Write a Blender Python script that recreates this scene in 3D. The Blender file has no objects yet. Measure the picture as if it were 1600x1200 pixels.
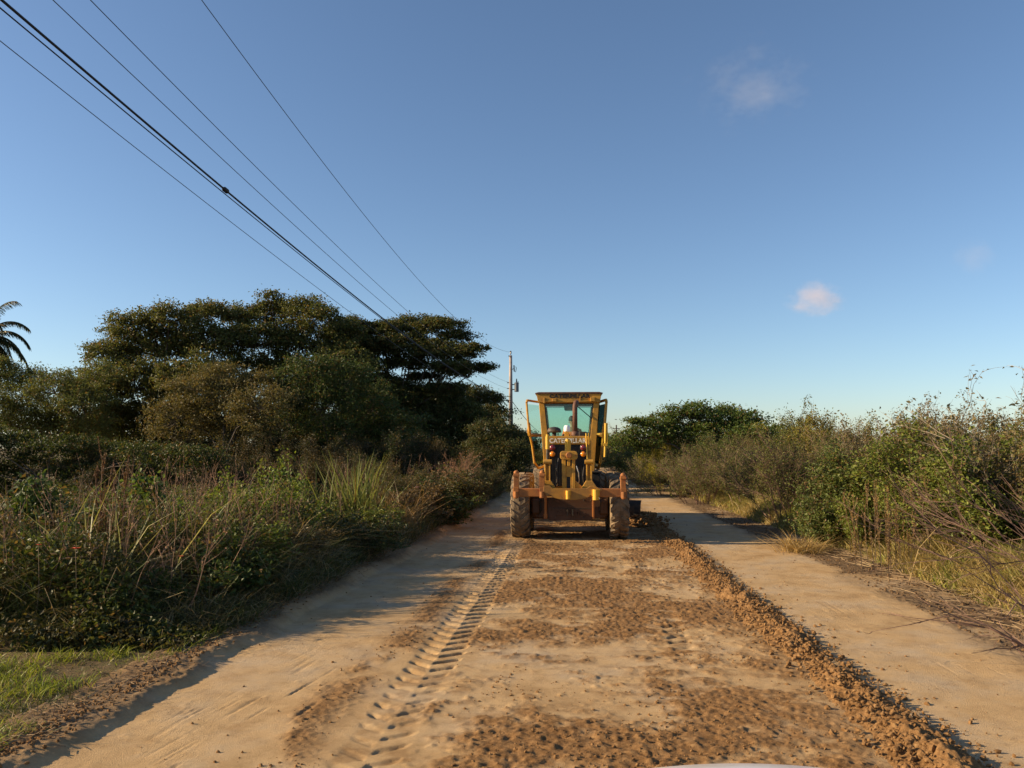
import bpy, bmesh, math, random
import numpy as np
from mathutils import Vector, Matrix

R = math.radians
sc = bpy.context.scene
col = sc.collection

# ------------------------------------------------------------------ camera
F = 1232.0                       # focal length in photo pixels (1600 wide)
CAM_H = 1.93
YAW, PITCH = R(5.1), R(4.64)
cam_d = bpy.data.cameras.new('camera')
cam_d.sensor_width = 36.0
cam_d.lens = 36.0 * F / 1600.0
cam_d.clip_start = 0.05
cam_d.clip_end = 20000.0
cam = bpy.data.objects.new('camera', cam_d)
col.objects.link(cam)
cam.location = (0, 0, CAM_H)
cam.rotation_euler = (math.pi / 2 + PITCH, 0, YAW)
sc.camera = cam
CAM_M = cam.rotation_euler.to_matrix()

# ------------------------------------------------------------------ light
SUN_EL, SUN_ROT = R(21.0), R(-98.0)
world = bpy.data.worlds.new('World')
sc.world = world
world.use_nodes = True
wn = world.node_tree
sky = wn.nodes.new('ShaderNodeTexSky')
sky.sky_type = 'NISHITA'
sky.sun_disc = False
sky.sun_elevation = SUN_EL
sky.sun_rotation = SUN_ROT
sky.altitude = 0
sky.air_density = 0.92
sky.dust_density = 0.5
sky.ozone_density = 2.9
wn.links.new(sky.outputs[0], wn.nodes['Background'].inputs[0])
wn.nodes['Background'].inputs[1].default_value = 0.084

sun_d = bpy.data.lights.new('sun', 'SUN')
sun_d.energy = 5.0
sun_d.angle = R(0.5)
sun_d.color = (1.0, 0.79, 0.50)
sun = bpy.data.objects.new('sun', sun_d)
col.objects.link(sun)
sdir = Vector((math.sin(SUN_ROT) * math.cos(SUN_EL), math.cos(SUN_ROT) * math.cos(SUN_EL), math.sin(SUN_EL)))
sun.rotation_euler = sdir.to_track_quat('Z', 'Y').to_euler()

sc.view_settings.view_transform = 'Standard'
sc.view_settings.look = 'None'
sc.view_settings.exposure = 0.9
sc.view_settings.gamma = 1.0
sc.render.engine = 'CYCLES'
sc.cycles.max_bounces = 6
sc.cycles.diffuse_bounces = 3
sc.cycles.transparent_max_bounces = 12
sc.cycles.volume_bounces = 1
sc.cycles.use_denoising = True

# ------------------------------------------------------------------ helpers
def tag(o, label=None, cat=None, group=None, kind=None):
    if label: o['label'] = label
    if cat: o['category'] = cat
    if group: o['group'] = group
    if kind: o['kind'] = kind
    return o

def empty(name, loc=(0, 0, 0), rz=0.0):
    o = bpy.data.objects.new(name, None)
    o.empty_display_size = 0.2
    col.objects.link(o)
    o.location = loc
    o.rotation_euler = (0, 0, rz)
    return o

def link(name, me, mats, parent=None):
    o = bpy.data.objects.new(name, me)
    col.objects.link(o)
    if mats is not None and len(me.materials) == 0:
        for m in (mats if isinstance(mats, (list, tuple)) else [mats]):
            me.materials.append(m)
    if parent: o.parent = parent
    return o

def copy_tree(o, parent=None):
    c = o.copy()
    col.objects.link(c)
    if parent: c.parent = parent
    for ch in list(o.children):
        copy_tree(ch, c)
    return c

def ray(px, py):
    v = CAM_M @ Vector(((px - 800.0) / F, (600.0 - py) / F, -1.0))
    return v

def at(px, py, Y):               # design helper: the point seen at a photo pixel, Y metres ahead
    v = ray(px, py)
    t = Y / v.y
    return Vector((v.x * t, Y, CAM_H + v.z * t))

def np_mesh(name, V, Fq, smooth=False, mat_idx=None):
    """V (N,3), Fq (M,k) one face size"""
    me = bpy.data.meshes.new(name)
    V = np.ascontiguousarray(V, dtype=np.float32)
    Fq = np.ascontiguousarray(Fq, dtype=np.int32)
    m, k = Fq.shape
    me.vertices.add(len(V))
    me.vertices.foreach_set('co', V.ravel())
    me.loops.add(m * k)
    me.loops.foreach_set('vertex_index', Fq.ravel())
    me.polygons.add(m)
    me.polygons.foreach_set('loop_start', np.arange(0, m * k, k, dtype=np.int32))
    if mat_idx is not None:
        me.polygons.foreach_set('material_index', np.ascontiguousarray(mat_idx, dtype=np.int32))
    me.polygons.foreach_set('use_smooth', np.full(m, smooth, dtype=bool))
    me.update(calc_edges=True)
    return me

def _hash(ix, iy, seed):
    h = (ix.astype(np.int64) * 374761393 + iy.astype(np.int64) * 668265263 + seed * 1442695041) & 0xFFFFFFFF
    h = ((h ^ (h >> 13)) * 1274126177) & 0xFFFFFFFF
    h = (h ^ (h >> 16)) & 0xFFFF
    return h.astype(np.float32) / 65535.0

def vnoise(x, y, seed=0):
    ix = np.floor(x); iy = np.floor(y)
    fx = (x - ix).astype(np.float32); fy = (y - iy).astype(np.float32)
    fx = fx * fx * (3 - 2 * fx); fy = fy * fy * (3 - 2 * fy)
    a = _hash(ix, iy, seed); b = _hash(ix + 1, iy, seed)
    c = _hash(ix, iy + 1, seed); d = _hash(ix + 1, iy + 1, seed)
    return (a * (1 - fx) + b * fx) * (1 - fy) + (c * (1 - fx) + d * fx) * fy

def fbm(x, y, seed=0, oct=4):
    s = 0.0; a = 0.5; t = 0.0
    for i in range(oct):
        s = s + a * vnoise(x, y, seed + i * 17); t += a
        x = x * 2.03 + 3.1; y = y * 2.03 + 1.7; a *= 0.5
    return s / t

def sstep(a, b, x):
    t = np.clip((x - a) / (b - a), 0, 1)
    return t * t * (3 - 2 * t)

# ------------------------------------------------------------------ materials
class NT:
    def __init__(s, name):
        s.m = bpy.data.materials.new(name)
        s.m.use_nodes = True
        s.t = s.m.node_tree
        s.t.nodes.clear()
        s.out = s.t.nodes.new('ShaderNodeOutputMaterial')
    def n(s, kind, **kw):
        nd = s.t.nodes.new('ShaderNode' + kind)
        for k, v in kw.items():
            if k.startswith('i_'):
                key = k[2:]
                nd.inputs[int(key) if key.isdigit() else key.replace('_', ' ')].default_value = v
            else:
                setattr(nd, k, v)
        return nd
    def l(s, a, b): s.t.links.new(a, b)
    def noise(s, scale, detail=4, rough=0.6, vec=None):
        nd = s.n('TexNoise', i_Scale=scale, i_Detail=detail, i_Roughness=rough)
        if vec is not None: s.l(vec, nd.inputs['Vector'])
        return nd
    def ramp(s, fac, stops):
        nd = s.n('ValToRGB')
        e = nd.color_ramp.elements
        while len(e) > 2: e.remove(e[-1])
        for i, (p, c) in enumerate(stops):
            el = e[i] if i < 2 else e.new(p)
            el.position = p
            el.color = (*c, 1) if len(c) == 3 else c
        s.l(fac, nd.inputs[0])
        return nd
    def mix(s, fac, a, b, blend='MIX'):
        nd = s.n('Mix', data_type='RGBA', blend_type=blend)
        for sock, v in ((nd.inputs[0], fac), (nd.inputs[6], a), (nd.inputs[7], b)):
            if isinstance(v, bpy.types.NodeSocket): s.l(v, sock)
            elif isinstance(v, (int, float)): sock.default_value = v
            else: sock.default_value = (*v, 1)
        return nd.outputs[2]
    def math(s, op, a, b=0.0):
        nd = s.n('Math', operation=op)
        for i, v in enumerate((a, b)):
            if isinstance(v, bpy.types.NodeSocket): s.l(v, nd.inputs[i])
            else: nd.inputs[i].default_value = v
        return nd.outputs[0]

def principled(name, c, rough=0.6, metal=0.0, var=None, vscale=3.0, bump=0.0, bscale=60.0, spec=0.4, lo=0.45, hi=0.65):
    T = NT(name)
    p = T.n('BsdfPrincipled')
    p.inputs['Roughness'].default_value = rough
    p.inputs['Metallic'].default_value = metal
    p.inputs['Specular IOR Level'].default_value = spec
    tc = T.n('TexCoord')
    if var is not None:
        nz = T.noise(vscale, 6, 0.7, tc.outputs['Object'])
        rp = T.ramp(nz.outputs['Fac'], [(lo, c), (hi, var)])
        T.l(rp.outputs[0], p.inputs['Base Color'])
    else:
        p.inputs['Base Color'].default_value = (*c, 1)
    if bump:
        bz = T.noise(bscale, 4, 0.6, tc.outputs['Object'])
        b = T.n('Bump', i_Strength=bump, i_Distance=0.01)
        T.l(bz.outputs['Fac'], b.inputs['Height'])
        T.l(b.outputs[0], p.inputs['Normal'])
    T.l(p.outputs[0], T.out.inputs[0])
    return T.m

def foliage(name, colours=None, straw=(0.16, 0.10, 0.035), strawamt=0.12, transl=0.35, nscale=0.9):
    """leaf surface; colour comes from the object's colour or from patches of several plant colours"""
    T = NT(name)
    geo = T.n('NewGeometry')
    rnd = geo.outputs['Random Per Island']
    if colours is None:
        oi = T.n('ObjectInfo')
        base = oi.outputs['Color']
    else:
        tc = T.n('TexCoord')
        nz = T.noise(nscale, 3, 0.6, tc.outputs['Object'])
        k = len(colours)
        base = T.ramp(nz.outputs['Fac'], [(0.32 + 0.36 * i / (k - 1), c) for i, c in enumerate(colours)]).outputs[0]
    bri = T.ramp(rnd, [(0.0, (0.55, 0.6, 0.6)), (0.5, (1, 1, 1)), (1.0, (1.5, 1.35, 1.1))]).outputs[0]
    c = T.mix(1.0, base, bri, 'MULTIPLY')
    wn_ = T.n('TexWhiteNoise', noise_dimensions='1D')
    T.l(rnd, wn_.inputs['W'])
    f = T.math('LESS_THAN', wn_.outputs['Value'], strawamt)
    c = T.mix(f, c, straw)
    d = T.n('BsdfPrincipled')
    d.inputs['Roughness'].default_value = 0.5
    d.inputs['Specular IOR Level'].default_value = 0.25
    T.l(c, d.inputs['Base Color'])
    tr = T.n('BsdfTranslucent')
    T.l(T.mix(1.0, c, (1.25, 1.2, 0.7), 'MULTIPLY'), tr.inputs[0])
    mx = T.n('MixShader', i_0=transl)
    T.l(d.outputs[0], mx.inputs[1]); T.l(tr.outputs[0], mx.inputs[2])
    T.l(mx.outputs[0], T.out.inputs[0])
    return T.m

def road_material():
    T = NT('dirt_road')
    tc = T.n('TexCoord')
    o = tc.outputs['Object']
    p = T.n('BsdfPrincipled')
    p.inputs['Roughness'].default_value = 0.95
    p.inputs['Specular IOR Level'].default_value = 0.1
    n1 = T.noise(0.9, 5, 0.65, o)
    packed = T.ramp(n1.outputs['Fac'], [(0.3, (0.36, 0.230, 0.112)), (0.47, (0.47, 0.315, 0.163)), (0.60, (0.45, 0.325, 0.198)), (0.75, (0.38, 0.30, 0.215))]).outputs[0]
    n2 = T.noise(26, 5, 0.75, o)
    loose = T.ramp(n2.outputs['Fac'], [(0.3, (0.13, 0.066, 0.026)), (0.5, (0.23, 0.125, 0.052)), (0.7, (0.35, 0.205, 0.09))]).outputs[0]
    a1 = T.n('Attribute', attribute_name='loose')
    a2 = T.n('Attribute', attribute_name='dark')
    c = T.mix(a1.outputs['Fac'], packed, loose)
    n3 = T.noise(14, 6, 0.8, o)
    dark = T.ramp(n3.outputs['Fac'], [(0.35, (0.07, 0.045, 0.028)), (0.55, (0.13, 0.085, 0.05)), (0.7, (0.24, 0.16, 0.085))]).outputs[0]
    c = T.mix(a2.outputs['Fac'], c, dark)
    n6 = T.noise(3.2, 8, 0.72, o)
    c = T.mix(0.55, c, T.ramp(n6.outputs['Fac'], [(0.34, (0.62, 0.56, 0.50)), (0.5, (1, 1, 1)), (0.66, (1.12, 1.13, 1.15))]).outputs[0], 'MULTIPLY')
    n4 = T.noise(70, 3, 0.8, o)
    c = T.mix(0.35, c, T.ramp(n4.outputs['Fac'], [(0.3, (0.62, 0.58, 0.54)), (0.6, (1, 1, 1))]).outputs[0], 'MULTIPLY')
    T.l(c, p.inputs['Base Color'])
    n5 = T.noise(120, 4, 0.75, o)
    b = T.n('Bump', i_Strength=0.7, i_Distance=0.010)
    T.l(n5.outputs['Fac'], b.inputs['Height'])
    T.l(b.outputs[0], p.inputs['Normal'])
    T.l(p.outputs[0], T.out.inputs[0])
    return T.m

def ground_material():
    T = NT('ground_soil')
    tc = T.n('TexCoord')
    o = tc.outputs['Object']
    p = T.n('BsdfPrincipled')
    p.inputs['Roughness'].default_value = 0.95
    p.inputs['Specular IOR Level'].default_value = 0.1
    n1 = T.noise(1.6, 6, 0.75, o)
    c = T.ramp(n1.outputs['Fac'], [(0.3, (0.07, 0.052, 0.028)), (0.5, (0.15, 0.105, 0.055)), (0.62, (0.10, 0.10, 0.035)), (0.8, (0.24, 0.17, 0.085))]).outputs[0]
    T.l(c, p.inputs['Base Color'])
    n5 = T.noise(30, 5, 0.75, o)
    b = T.n('Bump', i_Strength=0.8, i_Distance=0.03)
    T.l(n5.outputs['Fac'], b.inputs['Height'])
    T.l(b.outputs[0], p.inputs['Normal'])
    T.l(p.outputs[0], T.out.inputs[0])
    return T.m

def glass_material(name, tint, gloss=0.10):
    T = NT(name)
    tr = T.n('BsdfTransparent'); tr.inputs[0].default_value = (*tint, 1)
    gl = T.n('BsdfGlossy'); gl.inputs['Roughness'].default_value = 0.05
    gl.inputs[0].default_value = (0.7, 0.85, 0.85, 1)
    mx = T.n('MixShader', i_0=gloss)
    T.l(tr.outputs[0], mx.inputs[1]); T.l(gl.outputs[0], mx.inputs[2])
    T.l(mx.outputs[0], T.out.inputs[0])
    return T.m

def paint_material(name, c, dirt=(0.20, 0.115, 0.045), rust=(0.13, 0.05, 0.02), amt=0.55):
    T = NT(name)
    tc = T.n('TexCoord'); o = tc.outputs['Object']
    p = T.n('BsdfPrincipled')
    p.inputs['Roughness'].default_value = 0.5
    p.inputs['Specular IOR Level'].default_value = 0.35
    n1 = T.noise(2.3, 7, 0.7, o)
    f1 = T.ramp(n1.outputs['Fac'], [(amt - 0.12, (0, 0, 0)), (amt + 0.16, (0.75, 0.75, 0.75))]).outputs[0]
    cc = T.mix(f1, c, dirt)
    n2 = T.noise(9, 8, 0.75, o)
    f2 = T.ramp(n2.outputs['Fac'], [(0.60, (0, 0, 0)), (0.66, (0.9, 0.9, 0.9))]).outputs[0]
    cc = T.mix(f2, cc, rust)
    T.l(cc, p.inputs['Base Color'])
    T.l(T.ramp(n1.outputs['Fac'], [(0.35, (0.38,) * 3), (0.65, (0.8,) * 3)]).outputs[0], p.inputs['Roughness'])
    b = T.n('Bump', i_Strength=0.25, i_Distance=0.004)
    T.l(n2.outputs['Fac'], b.inputs['Height']); T.l(b.outputs[0], p.inputs['Normal'])
    T.l(p.outputs[0], T.out.inputs[0])
    return T.m

M = {}
M['road'] = road_material()
M['ground'] = ground_material()
M['yellow'] = paint_material('yellow_paint', (0.56, 0.275, 0.028), amt=0.53)
M['grimy_yellow'] = paint_material('grimy_yellow_paint', (0.46, 0.215, 0.026), dirt=(0.17, 0.085, 0.032), amt=0.42)
M['yellow_clean'] = paint_material('bright_yellow_paint', (0.66, 0.37, 0.04), amt=0.72)
M['rusty'] = paint_material('rusty_orange_paint', (0.44, 0.155, 0.03), dirt=(0.15, 0.065, 0.027), rust=(0.30, 0.035, 0.02), amt=0.47)
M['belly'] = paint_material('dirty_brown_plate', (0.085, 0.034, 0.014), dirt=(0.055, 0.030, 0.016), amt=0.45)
M['black'] = principled('black_paint', (0.012, 0.012, 0.013), 0.5, var=(0.05, 0.038, 0.025), vscale=6)
M['dark_steel'] = principled('dark_steel', (0.04, 0.035, 0.03), 0.6, 0.3, var=(0.12, 0.075, 0.04), vscale=7)
M['rust_pipe'] = principled('rusted_pipe', (0.10, 0.045, 0.028), 0.75, var=(0.19, 0.085, 0.045), vscale=8)
M['chrome'] = principled('cylinder_rod', (0.5, 0.48, 0.45), 0.25, 0.9)
M['tyre'] = principled('dusty_rubber', (0.055, 0.042, 0.031), 0.85, var=(0.24, 0.165, 0.095), vscale=5, lo=0.34, hi=0.58, bump=0.4, bscale=40)
M['tyre_plain'] = M['tyre']
M['white'] = principled('white_plastic', (0.82, 0.82, 0.80), 0.4)
M['red_lens'] = principled('red_lens', (0.16, 0.02, 0.025), 0.15, spec=0.6)
M['amber_lens'] = principled('amber_lens', (0.75, 0.22, 0.01), 0.15, spec=0.6)
M['letter_black'] = principled('black_lettering', (0.02, 0.014, 0.01), 0.6)
M['letter_white'] = principled('worn_white_lettering', (0.80, 0.76, 0.66), 0.6, var=(0.45, 0.30, 0.10), vscale=14, lo=0.5, hi=0.62)
M['glass'] = glass_material('teal_glass', (0.80, 0.925, 0.885), 0.05)
M['dark_glass'] = glass_material('dark_tinted_glass', (0.12, 0.17, 0.18), 0.06)
M['seat'] = principled('black_vinyl', (0.025, 0.025, 0.028), 0.6)
M['skin'] = principled('skin', (0.36, 0.19, 0.12), 0.55)
M['orange_cloth'] = principled('orange_cloth', (0.85, 0.16, 0.02), 0.8)
M['cap_cloth'] = principled('black_cloth', (0.02, 0.02, 0.024), 0.8)
M['trousers'] = principled('blue_work_cloth', (0.03, 0.04, 0.07), 0.85)
M['mirror'] = principled('mirror_face', (0.25, 0.10, 0.07), 0.15, 0.6)
M['bark'] = principled('bark', (0.075, 0.055, 0.04), 0.9, var=(0.16, 0.125, 0.095), vscale=9, bump=0.8, bscale=25)
M['twig'] = principled('twig_bark', (0.13, 0.085, 0.052), 0.9, var=(0.22, 0.15, 0.10), vscale=2.0)
M['pale_twig'] = principled('pale_twig_bark', (0.24, 0.19, 0.14), 0.9, var=(0.36, 0.29, 0.21), vscale=2.0)
M['red_twig'] = principled('reddish_twig_bark', (0.13, 0.075, 0.055), 0.9, var=(0.22, 0.135, 0.10), vscale=2.0)
M['dead_twig'] = principled('dead_twig_bark', (0.26, 0.14, 0.08), 0.9, var=(0.36, 0.22, 0.13), vscale=3.0)
M['leaf'] = foliage('leaves')
M['thicket_leaf'] = foliage('thicket_leaves', [(0.085, 0.115, 0.028), (0.12, 0.125, 0.034), (0.16, 0.12, 0.055), (0.105, 0.145, 0.028)], nscale=0.45, strawamt=0.2)
M['under_leaf'] = foliage('understorey_leaves', [(0.022, 0.032, 0.011), (0.040, 0.042, 0.015), (0.055, 0.044, 0.020), (0.032, 0.050, 0.013)], nscale=0.5, strawamt=0.12)  # leaf colours darkened to stand in for the shade under the grove
M['grass'] = foliage('verge_grass', [(0.060, 0.080, 0.018), (0.125, 0.098, 0.036), (0.068, 0.095, 0.020), (0.105, 0.078, 0.032), (0.075, 0.120, 0.020)], straw=(0.33, 0.24, 0.11), strawamt=0.2, nscale=0.8, transl=0.22)  # base tones lowered to stand in for hedge shade on the left verge
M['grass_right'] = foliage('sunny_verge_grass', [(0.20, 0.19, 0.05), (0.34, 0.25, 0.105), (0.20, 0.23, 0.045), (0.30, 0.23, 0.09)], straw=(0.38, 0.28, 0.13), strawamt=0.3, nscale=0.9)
M['green_grass'] = foliage('short_green_grass', [(0.15, 0.22, 0.022), (0.22, 0.25, 0.03), (0.14, 0.18, 0.03)], straw=(0.28, 0.22, 0.08), strawamt=0.12)
M['weed'] = foliage('weed_leaves', [(0.035, 0.055, 0.014), (0.075, 0.095, 0.02), (0.06, 0.05, 0.02), (0.10, 0.13, 0.025)], nscale=0.9)
M['stalk'] = principled('dry_stalk', (0.20, 0.13, 0.075), 0.9, var=(0.32, 0.235, 0.13), vscale=3.0)
M['pole'] = principled('weathered_pole', (0.30, 0.24, 0.21), 0.9, var=(0.42, 0.35, 0.31), vscale=3.0)
M['pole_dark'] = principled('dark_pole_foot', (0.075, 0.062, 0.055), 0.9)  # darker tone for the lower length of the pole and the far poles
M['wire'] = principled('cable_sheath', (0.012, 0.013, 0.017), 0.6)
M['wire_grey'] = principled('bare_conductor', (0.06, 0.062, 0.07), 0.5, 0.5)
M['ceramic'] = principled('insulator_ceramic', (0.10, 0.07, 0.06), 0.3)
M['transformer'] = principled('transformer_tank', (0.13, 0.14, 0.15), 0.5)
M['car_white'] = principled('white_car_paint', (0.56, 0.52, 0.52), 0.3, var=(0.48, 0.43, 0.40), vscale=9, spec=0.5)
M['car_glass'] = principled('headlight_glass', (0.55, 0.57, 0.6), 0.08)

# ------------------------------------------------------------------ ground and road
def road_right(y):               # right edge of the packed road
    return np.interp(y, [0, 7, 15, 26, 40, 60], [3.95, 3.95, 3.85, 3.35, 2.95, 2.3])

def road_left(y):
    return np.interp(y, [0, 8, 22, 32, 60], [-3.40, -3.35, -3.10, -2.95, -3.3])

def ground_z(x, y):
    x = np.asarray(x, dtype=np.float64); y = np.asarray(y, dtype=np.float64)
    L = road_left(y); Rr = road_right(y) + 1.1
    nz = fbm(x * 0.35 + 40, y * 0.35 + 11, 5, 3)
    zl = (0.07 + 0.05 * nz + np.clip((L - x), 0, 10) * 0.02) * (0.35 + 0.65 * sstep(5.5, 10, y))
    zr = 0.03 + 0.06 * nz + np.clip((x - Rr), 0, 10) * 0.04
    z = -0.14 + (zl + 0.14) * sstep(L + 0.0, L - 0.35, x) + (zr + 0.14) * sstep(Rr - 0.25, Rr + 0.15, x)
    far = sstep(70, 90, y)
    return z * (1 - far) + far * 0.05

def axis(*segs):
    out = []
    for a, b, n in segs:
        out.append(np.linspace(a, b, n, endpoint=False))
    out.append([segs[-1][1]])
    return np.concatenate(out)

def grid_mesh(name, xs, ys, zf):
    X, Y = np.meshgrid(xs, ys)
    Z = zf(X, Y)
    nx, ny = len(xs), len(ys)
    i = np.arange((nx - 1) * (ny - 1))
    r, c = i // (nx - 1), i % (nx - 1)
    a = r * nx + c
    Fq = np.stack([a, a + 1, a + nx + 1, a + nx], 1)
    V = np.stack([X.ravel(), Y.ravel(), Z.ravel()], 1)
    return np_mesh(name, V, Fq, True), X, Y, Z

gx = axis((-2500, -200, 8), (-200, -30, 14), (-30, -6, 50), (-6, 8, 110), (8, 30, 46), (30, 200, 14), (200, 2500, 8))
gy = axis((-300, -20, 8), (-20, 2, 30), (2, 30, 110), (30, 90, 60), (90, 300, 14), (300, 4000, 8))
me, *_ = grid_mesh('ground', gx, gy, ground_z)
g = link('ground', me, M['ground'])
tag(g, kind='structure')

TRACK_X = -1.36
def road_fields(X, Y):
    L = road_left(Y); Rr = road_right(Y)
    # patches of loose soil dragged across the graded strip
    n = fbm(X * 0.85 + 7, Y * 0.95 + 3, 21, 5)
    n2 = fbm(X * 2.2, Y * 1.5, 33, 3)
    strip = sstep(-1.75, -1.0, X + 0.5 * (n2 - 0.5)) * (1 - sstep(1.5, 2.3, X))
    nf = fbm(X * 7, Y * 9, 35, 3)
    loose = sstep(0.39, 0.56, n * 0.50 + n2 * 0.25 + nf * 0.25) * strip
    # a loose ribbon left of the tyre track
    rib = np.exp(-((X + 1.78 + 0.25 * (fbm(Y * 0.5, Y * 0 + 2, 8, 3) - 0.5) + 0.03 * np.clip(9 - Y, 0, 6)) / 0.20) ** 2)
    loose = np.maximum(loose, rib * sstep(0.34, 0.55, n2) * 0.95)
    # crumbs by the left bank, the dark verge on the right
    bank = sstep(L + 0.16, L - 0.06, X + 0.3 * (n2 - 0.5))
    loose = np.maximum(loose, 0.45 * bank)
    m = fbm(X * 1.3, Y * 0.9, 44, 4)
    bdark = sstep(L + 0.10, L - 0.15, X + 0.5 * (n2 - 0.5)) * 0.55
    dark = sstep(Rr - 0.15, Rr + 0.22, X + 0.7 * (m - 0.5)) * (0.9 - 0.55 * sstep(0.50, 0.66, m))
    dark = np.maximum(dark * (1 - 0.55 * sstep(Rr + 0.95, Rr + 1.3, X)), bdark)
    # height
    cr = 0.35 * fbm(X * 9, Y * 11, 51, 4) + 0.65 * fbm(X * 20, Y * 24, 53, 3)
    cr2 = vnoise(X * 38, Y * 36, 57)
    crumb = np.clip(cr * 1.6 - 0.55, 0, 1) + 0.45 * np.clip(cr2 - 0.35, 0, 1)
    z = 0.022 * (fbm(X * 0.5, Y * 0.4, 61, 3) - 0.5) + 0.012 * (fbm(X * 2.5, Y * 2.0, 63, 4) - 0.5)
    spk = fbm(X * 11, Y * 13, 131, 3)
    z = z + 0.055 * np.clip(spk - 0.60, 0, 1) * (0.35 + 0.65 * strip) * sstep(0.35, 0.55, n2)
    z = z + loose * (0.003 + 0.030 * crumb)
    # fine scrapes along and slantwise to the driving direction
    u = X * math.cos(0.16) - Y * math.sin(0.16)
    v = X * math.sin(0.16) + Y * math.cos(0.16)
    scr = vnoise(u * 42, v * 1.1, 71)
    lf = sstep(-1.4, -2.2, X) * sstep(0.45, 0.62, fbm(X * 0.9, Y * 0.35, 73, 2))
    z = z - 0.019 * lf * sstep(0.64, 0.9, scr) * sstep(0.4, 0.6, n2)
    scr2 = vnoise(X * 48 + 1.2 * Y, Y * 0.8, 77)
    z = z - 0.0035 * (1 - lf) * sstep(0.80, 0.95, scr2) * sstep(0.45, 0.6, n)
    rip = vnoise(X * 1.4, Y * 15 + 4 * n, 79)
    z = z - 0.004 * strip * sstep(0.66, 0.9, rip) * (1 - loose) * sstep(0.5, 0.62, nf)
    # tyre track with chevron lugs
    def track(xc, w, dep, wob):
        c = xc + wob * (vnoise(Y * 0.23, Y * 0 + 3, 91) - 0.5)
        t = (X - c) / w + 0.22 * (fbm(X * 5, Y * 5, 94, 3) - 0.5)
        inside = sstep(1.22, 0.82, np.abs(t))
        side = (t > 0)
        ph = (Y + 0.05 * (fbm(X * 4, Y * 2.5, 97, 2) - 0.5) - np.abs(t) * 0.13 + np.where(side, 0.0, 0.115)) / 0.23
        fr = ph - np.floor(ph)
        lug = sstep(0.0, 0.08, fr) * sstep(0.44, 0.32, fr) * sstep(0.04, 0.16, np.abs(t))
        worn = (0.25 + 0.75 * sstep(0.34, 0.52, fbm(X * 1.6, Y * 0.8, 95, 4))) * (0.6 + 0.8 * vnoise(X * 14, Y * 14, 98))
        return inside, (-0.004 * inside - dep * lug * inside * np.where(side, 1.0, 0.45) * worn), lug * inside
    ins, dz, lg = track(TRACK_X, 0.195, 0.060, 0.12)
    fade = sstep(16.9, 16.4, Y)
    z = z * (1 - 0.35 * ins * fade) + dz * fade
    loose = np.maximum(loose * (1 - 0.5 * ins * fade), 0.45 * ins * fade * sstep(0.35, 0.6, nf))
    ins2, dz2, lg2 = track(0.82, 0.21, 0.034, 0.2)
    part = sstep(0.48, 0.62, fbm(X * 0.6, Y * 0.45, 99, 2)) * fade
    z = z + dz2 * 0.7 * part
    # left bank, right verge
    z = z + bank * (0.045 + 0.035 * cr + 0.05 * n2) * (0.6 + 0.4 * sstep(5.5, 10, Y))
    z = z + np.where(X > 0, dark, 0) * (0.035 * crumb - 0.015)
    # sink the outer rims under the ground sheet
    z = z - 0.35 * sstep(L - 0.55, L - 0.95, X) - 0.30 * sstep(Rr + 1.05, Rr + 1.55, X)
    return z, loose, dark

ys = [3.4]
while ys[-1] < 78:
    ys.append(ys[-1] + max(0.011, 0.0115 * (ys[-1] / 4.5) ** 1.15))
ys = np.array(ys)
xs = np.arange(-4.5, 5.75, 0.0135)
me, X, Y, Z = grid_mesh('dirt_road', xs, ys, lambda a, b: a * 0)
z, loose, dark = road_fields(X, Y)
co = np.stack([X.ravel(), Y.ravel(), z.ravel()], 1).astype(np.float32)
me.vertices.foreach_set('co', co.ravel())
for nm, arr in (('loose', loose), ('dark', dark)):
    a = me.attributes.new(nm, 'FLOAT', 'POINT')
    a.data.foreach_set('value', arr.ravel().astype(np.float32))
me.update()
road = link('dirt_road', me, M['road'])
tag(road, kind='structure')

# ------------------------------------------------------------------ loose soil: ridge and clods
def ico_clods(P, S, rng):
    """lumpy clods: displaced icosahedra at P with size S"""
    t = (1 + 5 ** 0.5) / 2
    b = np.array([(-1, t, 0), (1, t, 0), (-1, -t, 0), (1, -t, 0), (0, -1, t), (0, 1, t), (0, -1, -t), (0, 1, -t),
                  (t, 0, -1), (t, 0, 1), (-t, 0, -1), (-t, 0, 1)], float)
    b /= np.linalg.norm(b[0])
    f = np.array([(0, 11, 5), (0, 5, 1), (0, 1, 7), (0, 7, 10), (0, 10, 11), (1, 5, 9), (5, 11, 4), (11, 10, 2), (10, 7, 6),
                  (7, 1, 8), (3, 9, 4), (3, 4, 2), (3, 2, 6), (3, 6, 8), (3, 8, 9), (4, 9, 5), (2, 4, 11), (6, 2, 10), (8, 6, 7), (9, 8, 1)])
    n = len(P)
    rad = rng.uniform(0.65, 1.25, (n, 12, 1))
    ax = rng.uniform(0.7, 1.3, (n, 1, 3)) * np.array([1, 1, 0.8])
    V = P[:, None, :] + b[None] * rad * ax * S[:, None, None]
    Fq = f[None] + (np.arange(n) * 12)[:, None, None]
    return V.reshape(-1, 3), Fq.reshape(-1, 3)

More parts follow.
